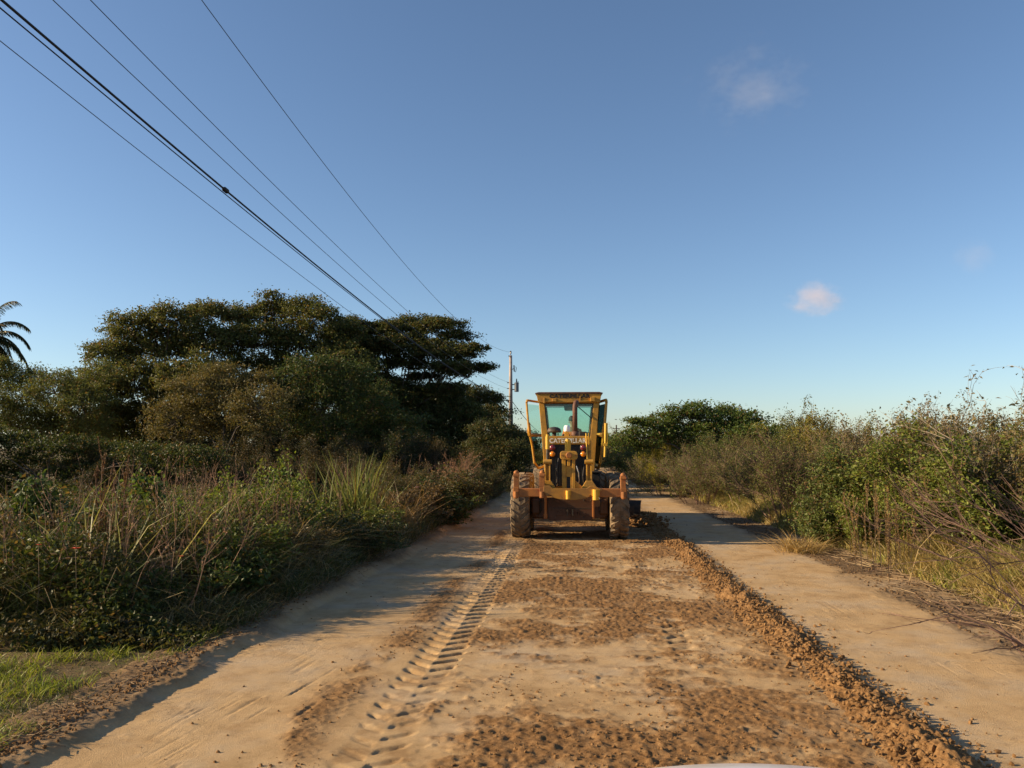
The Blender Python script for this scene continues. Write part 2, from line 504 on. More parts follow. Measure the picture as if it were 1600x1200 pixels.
rng = np.random.default_rng(4)
def ridge_center(y): return np.interp(y, [3, 5, 10, 16, 20.6], [2.22, 2.14, 2.0, 1.87, 1.66]) + 0.10 * (fbm(y * 0.5, y * 0 + 5, 13, 3) - 0.5)
ry = []
q = 3.6
while q < 20.8:
    ry.append(q); q += max(0.013, 0.013 * (q / 4.5))
ry = np.array(ry)
ru = np.linspace(-1, 1, 75)
U, RY = np.meshgrid(ru, ry)
w = 0.31 * (0.45 + 1.05 * fbm(RY * 1.3, RY * 0 + 9, 15, 4)) * np.interp(RY, [4, 12, 20], [1.0, 0.9, 0.8])
RX = ridge_center(RY) + U * w
prof = np.clip(1 - np.abs(U) ** 1.7, 0, 1)
cr = 0.55 * fbm(RX * 11, RY * 11, 111, 4) + 0.45 * fbm(RX * 5, RY * 5, 113, 3)
cr2 = fbm(RX * 34, RY * 34, 117, 2)
RZ = -0.03 + prof * (0.015 + 0.10 * fbm(RY * 1.6, RX * 1.6, 119, 4)) + (0.25 + prof) * (0.5 + 0.8 * fbm(RY * 2.2, RX * 2.2, 121, 3)) * (0.17 * np.clip(cr - 0.36, 0, 1) + 0.035 * (cr2 - 0.4))
n0, n1 = U.shape
i = np.arange((n1 - 1) * (n0 - 1)); r_, c_ = i // (n1 - 1), i % (n1 - 1); a_ = r_ * n1 + c_
V0 = np.stack([RX.ravel(), RY.ravel(), RZ.ravel()], 1)
me = np_mesh('soil_ridge', V0, np.stack([a_, a_ + 1, a_ + n1 + 1, a_ + n1], 1), True)
for nm, val in (('loose', 1.0), ('dark', 0.0)):
    a = me.attributes.new(nm, 'FLOAT', 'POINT')
    a.data.foreach_set('value', np.full(len(V0), val, np.float32))
ridge = link('soil_ridge', me, M['road'])
tag(ridge, 'long low ridge of loose brown soil left along the road by the blade', 'soil ridge')

# clods on and beside the ridge, by the left bank and scattered over the loose patches
N = 20000
cy = 3.8 + 16.8 * rng.random(N) ** 1.7
off = rng.normal(0, 0.19, N); off = np.where(rng.random(N) < 0.25, off * 1.9, off)
cx = ridge_center(cy) + off
hz = np.interp(np.abs(off), [0, 0.18, 0.36, 0.45], [0.09, 0.055, 0.006, 0.0])
S = (0.0025 + 0.028 * rng.random(N) ** 9) * np.interp(np.abs(off), [0, .5, 1.2], [1, .8, .5])
P1 = np.stack([cx, cy, hz + S * 0.2], 1)
N2 = 2600
by = 4.5 + 20 * rng.random(N2) ** 1.5
bx = road_left(by) + rng.normal(-0.22, 0.09, N2)
S2 = rng.uniform(0.003, 0.016, N2)
zb, _a, _b = road_fields(bx, by)
P2 = np.stack([bx, by, zb + S2 * 0.4], 1)
N3 = 30000
lx = rng.uniform(-2.4, 1.9, N3); ly = 4.2 + 13 * rng.random(N3) ** 1.6
zz, ll, dd = road_fields(lx, ly)
keep = (rng.random(N3) < ll * 0.55) & ~((np.abs(lx - TRACK_X) < 0.24))
lx, ly, zz = lx[keep], ly[keep], zz[keep]
S3 = 0.0018 + 0.010 * rng.random(len(lx)) ** 5
P3 = np.stack([lx, ly, zz + S3 * 0.3], 1)
N6 = 26000
qx = rng.uniform(-3.2, 3.7, N6); qy = 4.2 + 15 * rng.random(N6) ** 1.7
kq = (np.abs(qx - TRACK_X) > 0.22) & (rng.random(N6) < 0.03 + 0.7 * sstep(0.50, 0.62, fbm(qx * 1.7 + 5, qy * 1.7, 137, 4)) * np.where((qx > -2.0) & (qx < 2.2), 1, 0.08))
qx, qy = qx[kq], qy[kq]
S6 = 0.0025 + 0.011 * rng.random(len(qx)) ** 3
P6 = np.stack([qx, qy, road_fields(qx, qy)[0] + S6 * 0.3], 1)
N4 = 2600
dx = rng.uniform(0.1, 1.3, N4); dy = 6 + 20 * rng.random(N4) ** 1.5
S4 = rng.uniform(0.006, 0.022, N4)
rz4, l4, d4 = road_fields(road_right(dy) + dx, dy)
P4 = np.stack([road_right(dy) + dx, dy, rz4 + S4 * 0.3], 1)
N5 = 700                                   # fallen earth about the blade's right end
bx5 = rng.normal(1.55, 0.22, N5); by5 = rng.normal(20.4, 0.5, N5)
S5 = rng.uniform(0.02, 0.06, N5)
P5 = np.stack([bx5, by5, np.abs(rng.normal(0.05, 0.10, N5))], 1)
V, Fq = ico_clods(np.concatenate([P1, P2, P3, P5, P6]), np.concatenate([S, S2, S3, S5, S6]), rng)
me = np_mesh('soil_clods', V, Fq, False)
for nm, val in (('loose', 1.0), ('dark', 0.0)):
    a = me.attributes.new(nm, 'FLOAT', 'POINT'); a.data.foreach_set('value', np.full(len(V), val, np.float32))
tag(link('soil_clods', me, M['road']), 'scattered crumbs of loose brown soil on the graded road', 'soil crumbs', kind='stuff')
V, Fq = ico_clods(P4, S4, rng)
me = np_mesh('verge_clods', V, Fq, False)
for nm, val in (('loose', 1.0), ('dark', 0.7)):
    a = me.attributes.new(nm, 'FLOAT', 'POINT'); a.data.foreach_set('value', np.full(len(V), val, np.float32))
tag(link('dark_soil_clods', me, M['road']), 'dark crumbly earth along the right edge of the road', 'soil crumbs', kind='stuff')

# ------------------------------------------------------------------ plant geometry
def unit(v):
    return v / np.maximum(np.linalg.norm(v, axis=-1, keepdims=True), 1e-9)

def leaf_quads(P, size, rng, up=0.4, aspect=0.5):
    n = len(P)
    nn = unit(rng.normal(0, 1, (n, 3)) + np.array([0, 0, up * 1.6]))
    t = unit(np.cross(nn, rng.normal(0, 1, (n, 3))))
    b = np.cross(nn, t)
    L = (size * rng.uniform(0.6, 1.4, n))[:, None]
    v0 = P - t * L * 0.5; v2 = P + t * L * 0.5
    fold = nn * L * 0.12
    v1 = P + b * L * aspect * 0.5 + fold - t * L * 0.06; v3 = P - b * L * aspect * 0.5 + fold - t * L * 0.06
    V = np.stack([v0, v1, v2, v3], 1).reshape(-1, 3)
    return V, np.arange(n * 4).reshape(-1, 4)

def tubes(A, B, ra, rb, sides=3):
    n = len(A)
    d = unit(B - A)
    ref = np.where(np.abs(d[:, 2:3]) < 0.9, np.array([[0, 0, 1.0]]), np.array([[1.0, 0, 0]]))
    u = unit(np.cross(d, ref)); v = np.cross(d, u)
    V = []
    for P, r in ((A, ra), (B, rb)):
        for k in range(sides):
            a = 2 * math.pi * k / sides
            V.append(P + (u * math.cos(a) + v * math.sin(a)) * np.asarray(r).reshape(-1, 1))
    V = np.stack(V, 1).reshape(-1, 3)
    base = np.arange(n)[:, None] * (2 * sides)
    Fq = [np.stack([base[:, 0] + k, base[:, 0] + (k + 1) % sides, base[:, 0] + sides + (k + 1) % sides, base[:, 0] + sides + k], 1) for k in range(sides)]
    return V, np.concatenate(Fq)

def join(parts):
    V, Fq, o = [], [], 0
    for v, f in parts:
        V.append(v); Fq.append(f + o); o += len(v)
    return np.concatenate(V), np.concatenate(Fq)

def blades(P, h, rng, width=0.01, lean=0.35, droop=0.5, direction=None):
    n = len(P)
    ang = rng.uniform(0, 2 * math.pi, n)
    d = np.stack([np.cos(ang), np.sin(ang), np.zeros(n)], 1)
    if direction is not None: d = unit(d + direction)
    side = np.stack([-d[:, 1], d[:, 0], np.zeros(n)], 1)
    rot = rng.uniform(0, math.pi, n)
    side = unit(side * np.cos(rot)[:, None] + d * np.sin(rot)[:, None])
    l = np.abs(rng.normal(lean, lean * 0.6, n)); dr = droop * rng.uniform(0.2, 1.5, n)
    rings = []
    for t, wf in ((0.0, 0.8), (0.4, 1.0), (0.75, 0.7), (1.0, 0.12)):
        out = (l * t + dr * t * t * t) * h
        zz = h * (t - 0.45 * dr * t ** 3)
        c = P + d * out[:, None] + np.stack([np.zeros(n), np.zeros(n), zz], 1)
        ww = (np.asarray(width) * wf * rng.uniform(0.8, 1.2, n) * 0.5)[:, None]
        rings += [c - side * ww, c + side * ww]
    V = np.stack(rings, 1).reshape(-1, 3)
    b = np.arange(n)[:, None] * 8
    Fq = np.concatenate([b + np.array([[2 * k, 2 * k + 1, 2 * k + 3, 2 * k + 2]]) for k in range(3)])
    return V, Fq

def branches(rng, starts, dirs, lens, rad, levels, counts, ratio=0.55, spread=0.7, up=0.15, bend=0.25, tmin=0.25):
    """polyline branch system; returns (segments A,B,ra,rb) and twig tips/points for leaves"""
    K = 4
    A, B, RA, RB = [], [], [], []
    S, D, L, r = starts, unit(dirs), lens, np.full(len(starts), rad)
    pts_last = None
    for lev in range(levels):
        n = len(S)
        pl = [S]
        d = D
        for k in range(K):
            d = unit(d + rng.normal(0, bend, (n, 3)) + np.array([0, 0, up * 0.3]))
            pl.append(pl[-1] + d * (L / K)[:, None])
        for k in range(K):
            A.append(pl[k]); B.append(pl[k + 1]); RA.append(r * (1 - 0.75 * k / K)); RB.append(r * (1 - 0.75 * (k + 1) / K))
        PL = np.stack(pl, 1)
        pts_last = PL
        if lev == levels - 1: break
        c = counts[lev]
        idx = np.repeat(np.arange(n), c)
        t = rng.uniform(tmin, 1.0, n * c) * K
        k0 = np.minimum(t.astype(int), K - 1); fr = (t - k0)[:, None]
        S2 = PL[idx, k0] * (1 - fr) + PL[idx, k0 + 1] * fr
        pd = unit(PL[idx, k0 + 1] - PL[idx, k0])
        D2 = unit(pd + rng.normal(0, spread, (n * c, 3)) + np.array([0, 0, up]))
        L2 = L[idx] * ratio * rng.uniform(0.5, 1.2, n * c)
        r2 = np.maximum(r[idx] * 0.5, 0.0022)
        S, D, L, r = S2, D2, L2, r2
    return (np.concatenate(A), np.concatenate(B), np.concatenate(RA), np.concatenate(RB)), pts_last

def pick_along(PL, n, rng, lo=0.0):
    K = PL.shape[1] - 1
    i = rng.integers(0, len(PL), n)
    t = rng.uniform(lo, 1.0, n) * K
    k0 = np.minimum(t.astype(int), K - 1); fr = (t - k0)[:, None]
    return PL[i, k0] * (1 - fr) + PL[i, k0 + 1] * fr

def shrub_geo(seed, w, h, stems, counts, leaves, leaf, up=0.25, spread=0.6, rad=0.02, levels=3, aspect=0.55, bend=0.22, lean=None, cl=0.05):
    """shrub of width w, height h standing on z=0 -> (stem verts,faces), (leaf verts,faces) or None"""
    rng = np.random.default_rng(seed)
    a = rng.uniform(0, 2 * math.pi, stems)
    rr = np.sqrt(rng.random(stems))
    st = np.stack([np.cos(a) * rr * w * 0.16, np.sin(a) * rr * w * 0.16, np.full(stems, -0.05)], 1)
    tgt = np.stack([np.cos(a) * rr * w * 0.42, np.sin(a) * rr * w * 0.42, h * (0.80 - 0.35 * rr ** 2) * rng.uniform(0.75, 1.05, stems)], 1)
    if lean is not None: tgt = tgt + np.array(lean)[None] * rng.uniform(0.6, 1.2, (stems, 1))
    d = tgt - st
    L = np.linalg.norm(d, axis=1)
    seg, PL = branches(rng, st, d, L, rad, levels, counts, ratio=0.45, spread=spread, up=up, bend=bend)
    tv = tubes(*seg)
    if not leaves: return tv, None
    P = pick_along(PL, leaves, rng) + rng.normal(0, cl, (leaves, 3))
    P[:, 2] = np.maximum(P[:, 2], 0.03)
    return tv, leaf_quads(P, leaf, rng, aspect=aspect)

def shrub(name, label, cat, loc, geo_or_meshes, colour, mats=('twig', 'leaf'), rz=0.0, s=(1, 1, 1), group=None):
    root = empty(name, loc, rz)
    root.scale = s
    tag(root, label, cat, group)
    sm, lm = geo_or_meshes
    o = link('stems', sm, M[mats[0]], root)
    if lm is not None:
        o = link('foliage', lm, M[mats[1]], root)
        o.color = (*colour, 1)
    return root

def meshes(geo, nm):
    tv, lv = geo
    return (np_mesh(nm + '_stems', *tv), np_mesh(nm + '_foliage', *lv) if lv is not None else None)

# prototypes
G_round = [shrub_geo(s_, 2.4, 2.5, 11, [9, 7], 27000, 0.056, rad=0.022, cl=0.08) for s_ in (11, 12)]
G_small = shrub_geo(15, 1.3, 1.25, 9, [8, 6], 6000, 0.055, rad=0.012)
G_twig = [shrub_geo(s_, 3.0, 2.7, 17, [13, 9], 11500, 0.042, up=0.12, spread=0.42, rad=0.016, bend=0.14) for s_ in (21, 22)]
G_broad = shrub_geo(17, 1.5, 1.4, 8, [8, 6], 5200, 0.085, rad=0.012, aspect=0.62, cl=0.07)
G_olive = shrub_geo(24, 2.8, 2.8, 13, [11, 7], 21000, 0.055, up=0.2, spread=0.5, rad=0.018)
G_sparse = shrub_geo(25, 2.6, 3.2, 12, [8, 5], 2200, 0.07, up=0.25, spread=0.5, rad=0.016, bend=0.3)
PM = {'round': [meshes(g_, 'shrub') for g_ in G_round], 'small': meshes(G_small, 'small_shrub'), 'twig': [meshes(g_, 'twig_shrub') for g_ in G_twig],
      'olive': meshes(G_olive, 'olive_shrub'), 'broad': meshes(G_broad, 'broad_leaf_shrub'), 'sparse': meshes(G_sparse, 'sparse_shrub')}
def P_(kind, i=0):
    v = PM[kind]
    return v[i] if isinstance(v, list) else v

def place(px, Y):
    p = at(px, 700, Y)
    return (p.x, Y, float(ground_z(p.x, Y)) - 0.02)

# ------------------------------------------------------------------ right side shrubs
GREEN, BRIGHT, OLIVE, YELLOW, DULL = (0.10, 0.125, 0.034), (0.145, 0.175, 0.034), (0.125, 0.14, 0.038), (0.27, 0.24, 0.03), (0.17, 0.14, 0.07)
right = [
 ('leafy_shrub', 'dark green leafy shrub behind the straw coloured weeds on the right verge', 1365, 16.2, 'round', 0, GREEN, 0.4, (1.2, 1.2, 0.94), 'twig'),
 ('leafy_shrub', 'bright green leafy shrub above the fallen bare branches at the right edge', 1475, 14.4, 'round', 1, BRIGHT, 1.4, (1.2, 1.2, 0.95), 'twig'),
 ('leafy_shrub', 'brightest yellow green shrub cut by the right border of the photo', 1585, 12.8, 'round', 0, BRIGHT, 2.6, (1.2, 1.2, 0.96), 'twig'),
 ('sparse_shrub', 'tall thin pale shrub with open twigs against the sky at far right', 1520, 15.0, 'sparse', 0, DULL, 0.0, (1.15, 1.15, 1.02), 'pale_twig'),
 ('sparse_shrub', 'open twiggy shrub rising highest beside the right border', 1600, 14.0, 'sparse', 0, DULL, 2.0, (1.15, 1.15, 1.02), 'pale_twig'),
 ('twig_shrub', 'grey brown leafless shrub behind the dark green leafy shrub', 1295, 19.5, 'twig', 0, OLIVE, 0.8, (1.05, 1.05, 0.98), 'twig'),
 ('twig_shrub', 'reddish brown leafless shrub over the dark hollow in the bank', 1235, 20.5, 'twig', 1, OLIVE, 2.2, (1.1, 1.1, 0.9), 'red_twig'),
 ('twig_shrub', 'brown twiggy shrub above the sunlit yellow grass patch', 1165, 25.5, 'twig', 0, OLIVE, 3.4, (1.15, 1.15, 0.84), 'twig'),
 ('twig_shrub', 'large purple brown bare shrub at the corner where the road narrows', 1095, 28.0, 'twig', 1, OLIVE, 4.1, (1.2, 1.2, 0.86), 'red_twig'),
 ('twig_shrub', 'grey bare shrub with its left side in deep shadow beside the road', 1050, 32.5, 'twig', 0, OLIVE, 5.2, (1.25, 1.25, 0.86), 'twig'),
 ('leafy_shrub', 'mid green shrub standing between two brown bare shrubs', 1135, 31.0, 'round', 1, GREEN, 0.5, (1.25, 1.25, 1.0), 'twig'),
 ('yellow_shrub', 'yellow leaved shrub just right of the flat topped green tree', 1205, 34.0, 'round', 0, YELLOW, 1.1, (1.1, 1.1, 1.34), 'twig'),
 ('yellow_shrub', 'smaller yellowing shrub in the low middle of the right skyline', 1300, 27.0, 'olive', 0, (0.17, 0.15, 0.025), 1.9, (1.15, 1.15, 1.16), 'twig'),
 ('olive_shrub', 'olive shrub on the skyline above the reddish bare shrub', 1248, 29.5, 'olive', 0, OLIVE, 2.7, (1.15, 1.15, 1.2), 'twig'),
 ('olive_shrub', 'dull olive shrub on the skyline above the dark green leafy shrub', 1390, 19.5, 'olive', 0, DULL, 4.7, (1.15, 1.15, 1.06), 'pale_twig'),
 ('small_shrub', 'low round green shrub beside the pale dry grass tuft', 1285, 16.4, 'small', 0, GREEN, 0.0, (1.05, 1.05, 1.05), 'twig'),
 ('small_shrub', 'low bright green shrub under the brown bare shrubs', 1335, 15.2, 'small', 0, BRIGHT, 2.0, (0.9, 0.9, 0.95), 'twig'),
 ('olive_shrub', 'pale green feathery shrub just right of the grader far along the road', 985, 50.0, 'olive', 0, (0.12, 0.125, 0.045), 0.6, (1.4, 1.4, 1.25), 'twig'),
 ('olive_shrub', 'grey green shrub lit by the sun where the road bends away', 1012, 44.0, 'olive', 0, OLIVE, 3.6, (1.35, 1.35, 1.2), 'twig'),
 ('yellow_shrub', 'bright yellow bush between the flat topped tree and the shadowed grey shrub', 1028, 36.0, 'round', 1, YELLOW, 3.6, (0.7, 0.7, 1.0), 'twig'),
]
for nm, lab, px, Y, kind, i, colr, rz, s, tw in right:
    x, y, z_ = place(px, Y)
    root = empty(nm, (x, y, z_), rz); root.scale = s
    tag(root, lab, 'tree' if nm.endswith('tree') else 'shrub')
    sm, lm = P_(kind, i)
    o = link('stems', sm, M['twig'], root)
    o.material_slots[0].link = 'OBJECT'; o.material_slots[0].material = M[tw]
    if lm is not None:
        o = link('foliage', lm, M['leaf'], root); o.color = (*colr, 1)

def merged(geos, places):
    SV, LV = [], []
    for gi, (x, y, z_), rz, s in places:
        tv, lv = geos[gi]
        c, n = math.cos(rz), math.sin(rz)
        Rm = np.array([[c, -n, 0], [n, c, 0], [0, 0, 1.0]])
        for src, dst in ((tv, SV), (lv, LV)):
            if src is None: continue
            dst.append(((src[0] * np.array(s)) @ Rm.T + np.array([x, y, z_]), src[1]))
    return join(SV), join(LV)

# the scrub behind the nearer shrubs, one tangled mass
rng = np.random.default_rng(77)
pl = []
for k in range(46):
    y = 9 + 62 * (k + rng.random()) / 46
    base = float(road_right(y)) + 1.9
    for q in range(2):
        x = base + 0.5 + (2.1 * q + rng.uniform(0, 1.6)) * (1 + y / 40) + (0.7 if y < 16 else 0)
        s = rng.uniform(0.86, 1.06) * (1.0 + 0.08 * (y > 30)) * (0.9 if y < 16 else (0.80 if 22 < y < 46 else 1))
        pl.append((int(rng.integers(0, 4)), (x, y, float(ground_z(x, y))), rng.uniform(0, 6.28), (s, s, s)))
sv, lv = merged([G_olive, G_twig[0], G_olive, G_twig[1]], pl)
root = empty('scrub_thicket', (6, 30, 0))
tag(root, 'tangled mass of brown and olive scrub behind the nearer right shrubs', 'scrub', kind='stuff')
for nm_, (v_, f_), mt in (('stems', sv, 'twig'), ('foliage', lv, 'thicket_leaf')):
    o = link(nm_, np_mesh('thicket_' + nm_, v_ - np.array([6, 30, 0]), f_), M[mt], root)
    o['kind'] = 'stuff'

# ------------------------------------------------------------------ trees
def tree(name, label, blobs, Y, trunk_px, colour, seed, leaf=0.13, dens=0.95, clump=0.36, per=62, flat=0.6, jitter=1.2, trunk_r=0.16, cat='tree', mats=('bark', 'leaf'), depth_scale=1.0, trunk_top=None):
    """blobs: (px,py,rx,ry[,dY]) crown masses given where they stand, Y metres ahead; each an ellipsoid filled with leaf clumps"""
    rng = np.random.default_rng(seed)
    ppm = F / Y
    tx = at(trunk_px, 700, Y).x
    base = np.array([tx, Y, float(ground_z(tx, Y))])
    C, Rd = [], []
    for b in blobs:
        dY = b[4] if len(b) > 4 else rng.uniform(-jitter, jitter)
        p = at(b[0], b[1], Y + dY)
        C.append((p.x, p.y, p.z))
        rx, rz_ = b[2] / ppm, b[3] / ppm
        Rd.append((rx, max(rz_, 0.6 * rx) * depth_scale, rz_))
    C, Rd = np.array(C), np.array(Rd)
    # trunk and limbs
    A, B, ra, rb = [], [], [], []
    low = C[:, 2].min() if trunk_top is None else trunk_top
    fork = base + np.array([0, 0, max(0.6, (low - base[2]) * 0.6)])
    A.append(base - [0, 0, 0.1]); B.append(fork); ra.append(trunk_r * 1.25); rb.append(trunk_r)
    P = []
    sub = []
    for c, rd in zip(C, Rd):
        mid = fork * 0.5 + c * 0.5 + np.append(rng.normal(0, 0.25, 2), 0.2)
        A += [fork, mid]; B += [mid, c]; ra += [trunk_r * 0.42, trunk_r * 0.24]; rb += [trunk_r * 0.24, trunk_r * 0.10]
        area = rd[0] * rd[1] + rd[0] * rd[2] + rd[1] * rd[2]
        n = max(10, int(dens * 2.6 * area / (clump * clump)))
        dd = unit(rng.normal(0, 1, (n, 3)))
        dd[:, 2] = np.where(rng.random(n) < 0.45, np.abs(dd[:, 2]), dd[:, 2])
        rr = rng.uniform(0.55, 1.0, (n, 1)) + np.where(rng.random((n, 1)) < 0.22, rng.uniform(0.05, 0.30, (n, 1)), 0)
        cc = c + dd * rr * rd
        P.append(cc)
        k = max(3, n // 3)
        sub.append((np.repeat(c[None], k, 0), cc[:k]))
    P = np.concatenate(P)
    sA = np.concatenate([s_[0] for s_ in sub]); sB = np.concatenate([s_[1] for s_ in sub])
    tv = join([tubes(np.array(A), np.array(B), np.array(ra), np.array(rb), 7),
               tubes(sA, sB, np.full(len(sA), trunk_r * 0.14), np.full(len(sA), trunk_r * 0.05), 3)])
    n = len(P)
    size = rng.uniform(0.55, 1.3, n)
    pts = np.repeat(P, per, 0) + rng.normal(0, 1, (n * per, 3)) * np.array([clump, clump, clump * flat]) * 0.58 * np.repeat(size, per)[:, None]
    pts[:, 2] = np.maximum(pts[:, 2], base[2] + 0.1)
    lv = leaf_quads(pts, leaf, rng, up=0.5)
    root = empty(name, base)
    tag(root, label, cat)
    o = link('trunk', np_mesh(name + '_trunk', tv[0] - base, tv[1], True), M[mats[0]], root)
    o = link('crown', np_mesh(name + '_crown', lv[0] - base, lv[1]), M[mats[1]], root)
    o.color = (*colour, 1)
    return root

tree('broadleaf_tree', 'dense dark green tree forming the rounded left shoulder of the tall grove',
     [(205, 520, 50, 34), (165, 560, 38, 30), (265, 505, 55, 30), (325, 492, 45, 22), (250, 555, 70, 45), (330, 545, 65, 45), (210, 610, 75, 55), (300, 615, 80, 60), (150, 620, 45, 45), (200, 670, 80, 45), (300, 680, 90, 45), (230, 705, 90, 36), (140, 690, 60, 36)],
     37, 250, (0.105, 0.112, 0.034), 301, dens=1.15)
tree('broadleaf_tree', 'tallest dark tree at the peak of the grove above the brown topped shrub',
     [(380, 500, 42, 28), (425, 468, 24, 12), (425, 492, 48, 22), (475, 490, 46, 26), (505, 498, 26, 20), (400, 540, 70, 42), (480, 545, 70, 45), (430, 605, 85, 55), (500, 620, 75, 60), (440, 680, 90, 50), (520, 690, 80, 50), (535, 520, 34, 26), (540, 575, 50, 40)],
     39, 450, (0.088, 0.098, 0.028), 302, dens=1.1)
tree('spreading_tree', 'flat layered dark tree reaching towards the utility pole with sky between its tiers',
     [(545, 520, 45, 24), (600, 520, 52, 18), (650, 508, 42, 15), (688, 512, 40, 16), (715, 528, 28, 13), (735, 546, 26, 9), (752, 574, 20, 7), (725, 578, 36, 12), (690, 555, 52, 16), (640, 542, 62, 20), (585, 548, 50, 24), (545, 560, 50, 34), (665, 590, 36, 7), (612, 606, 42, 18), (570, 600, 50, 34), (650, 625, 60, 24), (600, 640, 70, 36), (640, 680, 80, 44), (560, 680, 60, 50), (698, 606, 34, 10), (705, 575, 40, 10), (690, 630, 46, 24), (715, 655, 46, 30), (630, 570, 40, 9)],
     43, 612, (0.070, 0.082, 0.026), 303, clump=0.34, flat=0.42, dens=1.5, leaf=0.125, trunk_r=0.2, trunk_top=4.6)
tree('round_tree', 'lower round dark tree between the flat layered tree and the utility pole',
     [(735, 622, 40, 22), (762, 630, 26, 22), (775, 652, 26, 22), (700, 650, 48, 26), (750, 665, 42, 28), (790, 680, 26, 18), (720, 695, 60, 30), (780, 705, 42, 26), (815, 695, 20, 16)],
     47, 745, (0.058, 0.070, 0.024), 304, clump=0.36, flat=0.5, dens=1.1)
tree('thicket_tree', 'shaded grey green shrub mound with brown withered top in front of the grove', [(345, 590, 52, 24), (400, 600, 40, 22), (300, 610, 50, 26), (350, 630, 70, 36), (410, 640, 55, 40), (280, 655, 60, 40), (370, 680, 80, 42)],
     29, 350, (0.125, 0.108, 0.042), 305, leaf=0.085, clump=0.30, dens=0.95, trunk_r=0.07, cat='shrub')
tree('thicket_tree', 'dark green vine covered bush standing in front of the tall grove by the reeds', [(480, 590, 50, 36), (540, 600, 45, 38), (505, 640, 70, 46), (580, 640, 45, 44), (450, 660, 55, 46), (540, 690, 80, 44), (620, 680, 46, 44)],
     31, 520, (0.062, 0.088, 0.026), 306, leaf=0.09, clump=0.32, dens=1.1, trunk_r=0.08, cat='shrub')
tree('thicket_tree', 'light olive bush low at the left below the drooping palm', [(-8, 574, 34, 22), (10, 590, 42, 30), (20, 612, 42, 34), (60, 598, 34, 26), (85, 615, 45, 36), (150, 585, 34, 24), (50, 650, 70, 34), (120, 600, 32, 28), (130, 640, 50, 40), (-20, 640, 50, 40), (40, 670, 80, 34), (130, 675, 70, 34)],
     33, 70, (0.115, 0.130, 0.038), 307, leaf=0.09, clump=0.33, dens=1.0, trunk_r=0.08, cat='shrub')
tree('thicket_tree', 'flat topped dark hedge of creepers at the far left with a sunny green top', [(20, 694, 60, 22), (90, 698, 60, 20), (160, 706, 60, 22), (-40, 694, 60, 28), (240, 712, 60, 22), (310, 720, 60, 24), (50, 735, 90, 26), (150, 740, 80, 26), (230, 735, 60, 30), (-50, 740, 70, 30), (20, 775, 90, 28), (120, 778, 80, 26), (210, 775, 70, 26), (-70, 780, 70, 30)],
     20, 80, (0.050, 0.066, 0.017), 308, leaf=0.07, clump=0.22, dens=0.9, trunk_r=0.05, cat='hedge')  # shade of the grove edge painted in as a darker hedge colour
tree('thicket_tree', 'deep shaded bush at the foot of the utility pole left of the grader', [(765, 700, 40, 22), (800, 705, 28, 20), (735, 715, 40, 26), (825, 700, 20, 22), (770, 730, 60, 26), (795, 682, 30, 20), (822, 690, 18, 14), (765, 675, 34, 22)],
     36, 770, (0.062, 0.072, 0.026), 309, leaf=0.09, clump=0.30, dens=1.0, trunk_r=0.06, cat='shrub')
tree('flat_topped_tree', 'rounded flat topped green tree on the right skyline with one long flat branch',
     [(1080, 652, 50, 22), (1125, 654, 46, 21), (1165, 662, 40, 20), (1040, 663, 42, 18), (1008, 662, 18, 5), (990, 657, 12, 3), (1160, 665, 36, 18), (1060, 682, 56, 24), (1120, 682, 56, 24), (1185, 684, 42, 24), (1010, 684, 40, 18), (975, 694, 30, 14), (1085, 648, 22, 10)],
     35, 1090, (0.085, 0.122, 0.028), 310, leaf=0.11, clump=0.36, flat=0.4, dens=1.1, trunk_r=0.13)
tree('far_tree', 'small dim green tree far beyond the grader at the end of the road', [(960, 690, 16, 12), (950, 700, 18, 14), (975, 702, 16, 12), (940, 695, 14, 12)],
     85, 958, (0.07, 0.09, 0.035), 311, leaf=0.2, clump=0.6, dens=1.0, trunk_r=0.1)

# understorey below the grove, its shade put into the leaf colour
rng = np.random.default_rng(78)
pl = []
for k in range(52):
    y = 19 + 48 * (k + rng.random()) / 52
    for q in range(2):
        lo_ = -5.4 - 0.05 * (y - 19)
        x = lo_ - (0.0 + 3.4 * q + rng.uniform(0, 3.2)) * (0.7 + y / 34)
        if y > 40: x = -4.6 - q * 3 - rng.uniform(0, 2.5)
        s = rng.uniform(0.55, 0.85) * (0.85 if y < 26 else 1.35)
        pl.append((int(rng.integers(0, 3)), (x, y, float(ground_z(x, y))), rng.uniform(0, 6.28), (s, s, s * 0.95)))
for k in range(10):              # where the road bends out of sight
    x = -3.2 + 0.75 * k + rng.uniform(-.3, .3); y = 66 + rng.uniform(0, 6)
    s = rng.uniform(0.8, 1.0)
    pl.append((int(rng.integers(0, 3)), (x, y, 0.0), rng.uniform(0, 6.28), (s, s, s)))
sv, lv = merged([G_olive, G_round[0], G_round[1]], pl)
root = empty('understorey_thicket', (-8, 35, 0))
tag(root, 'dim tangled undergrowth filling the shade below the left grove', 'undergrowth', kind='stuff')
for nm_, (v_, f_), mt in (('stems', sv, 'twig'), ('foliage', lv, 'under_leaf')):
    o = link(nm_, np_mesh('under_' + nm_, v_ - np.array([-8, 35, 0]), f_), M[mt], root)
    o['kind'] = 'stuff'

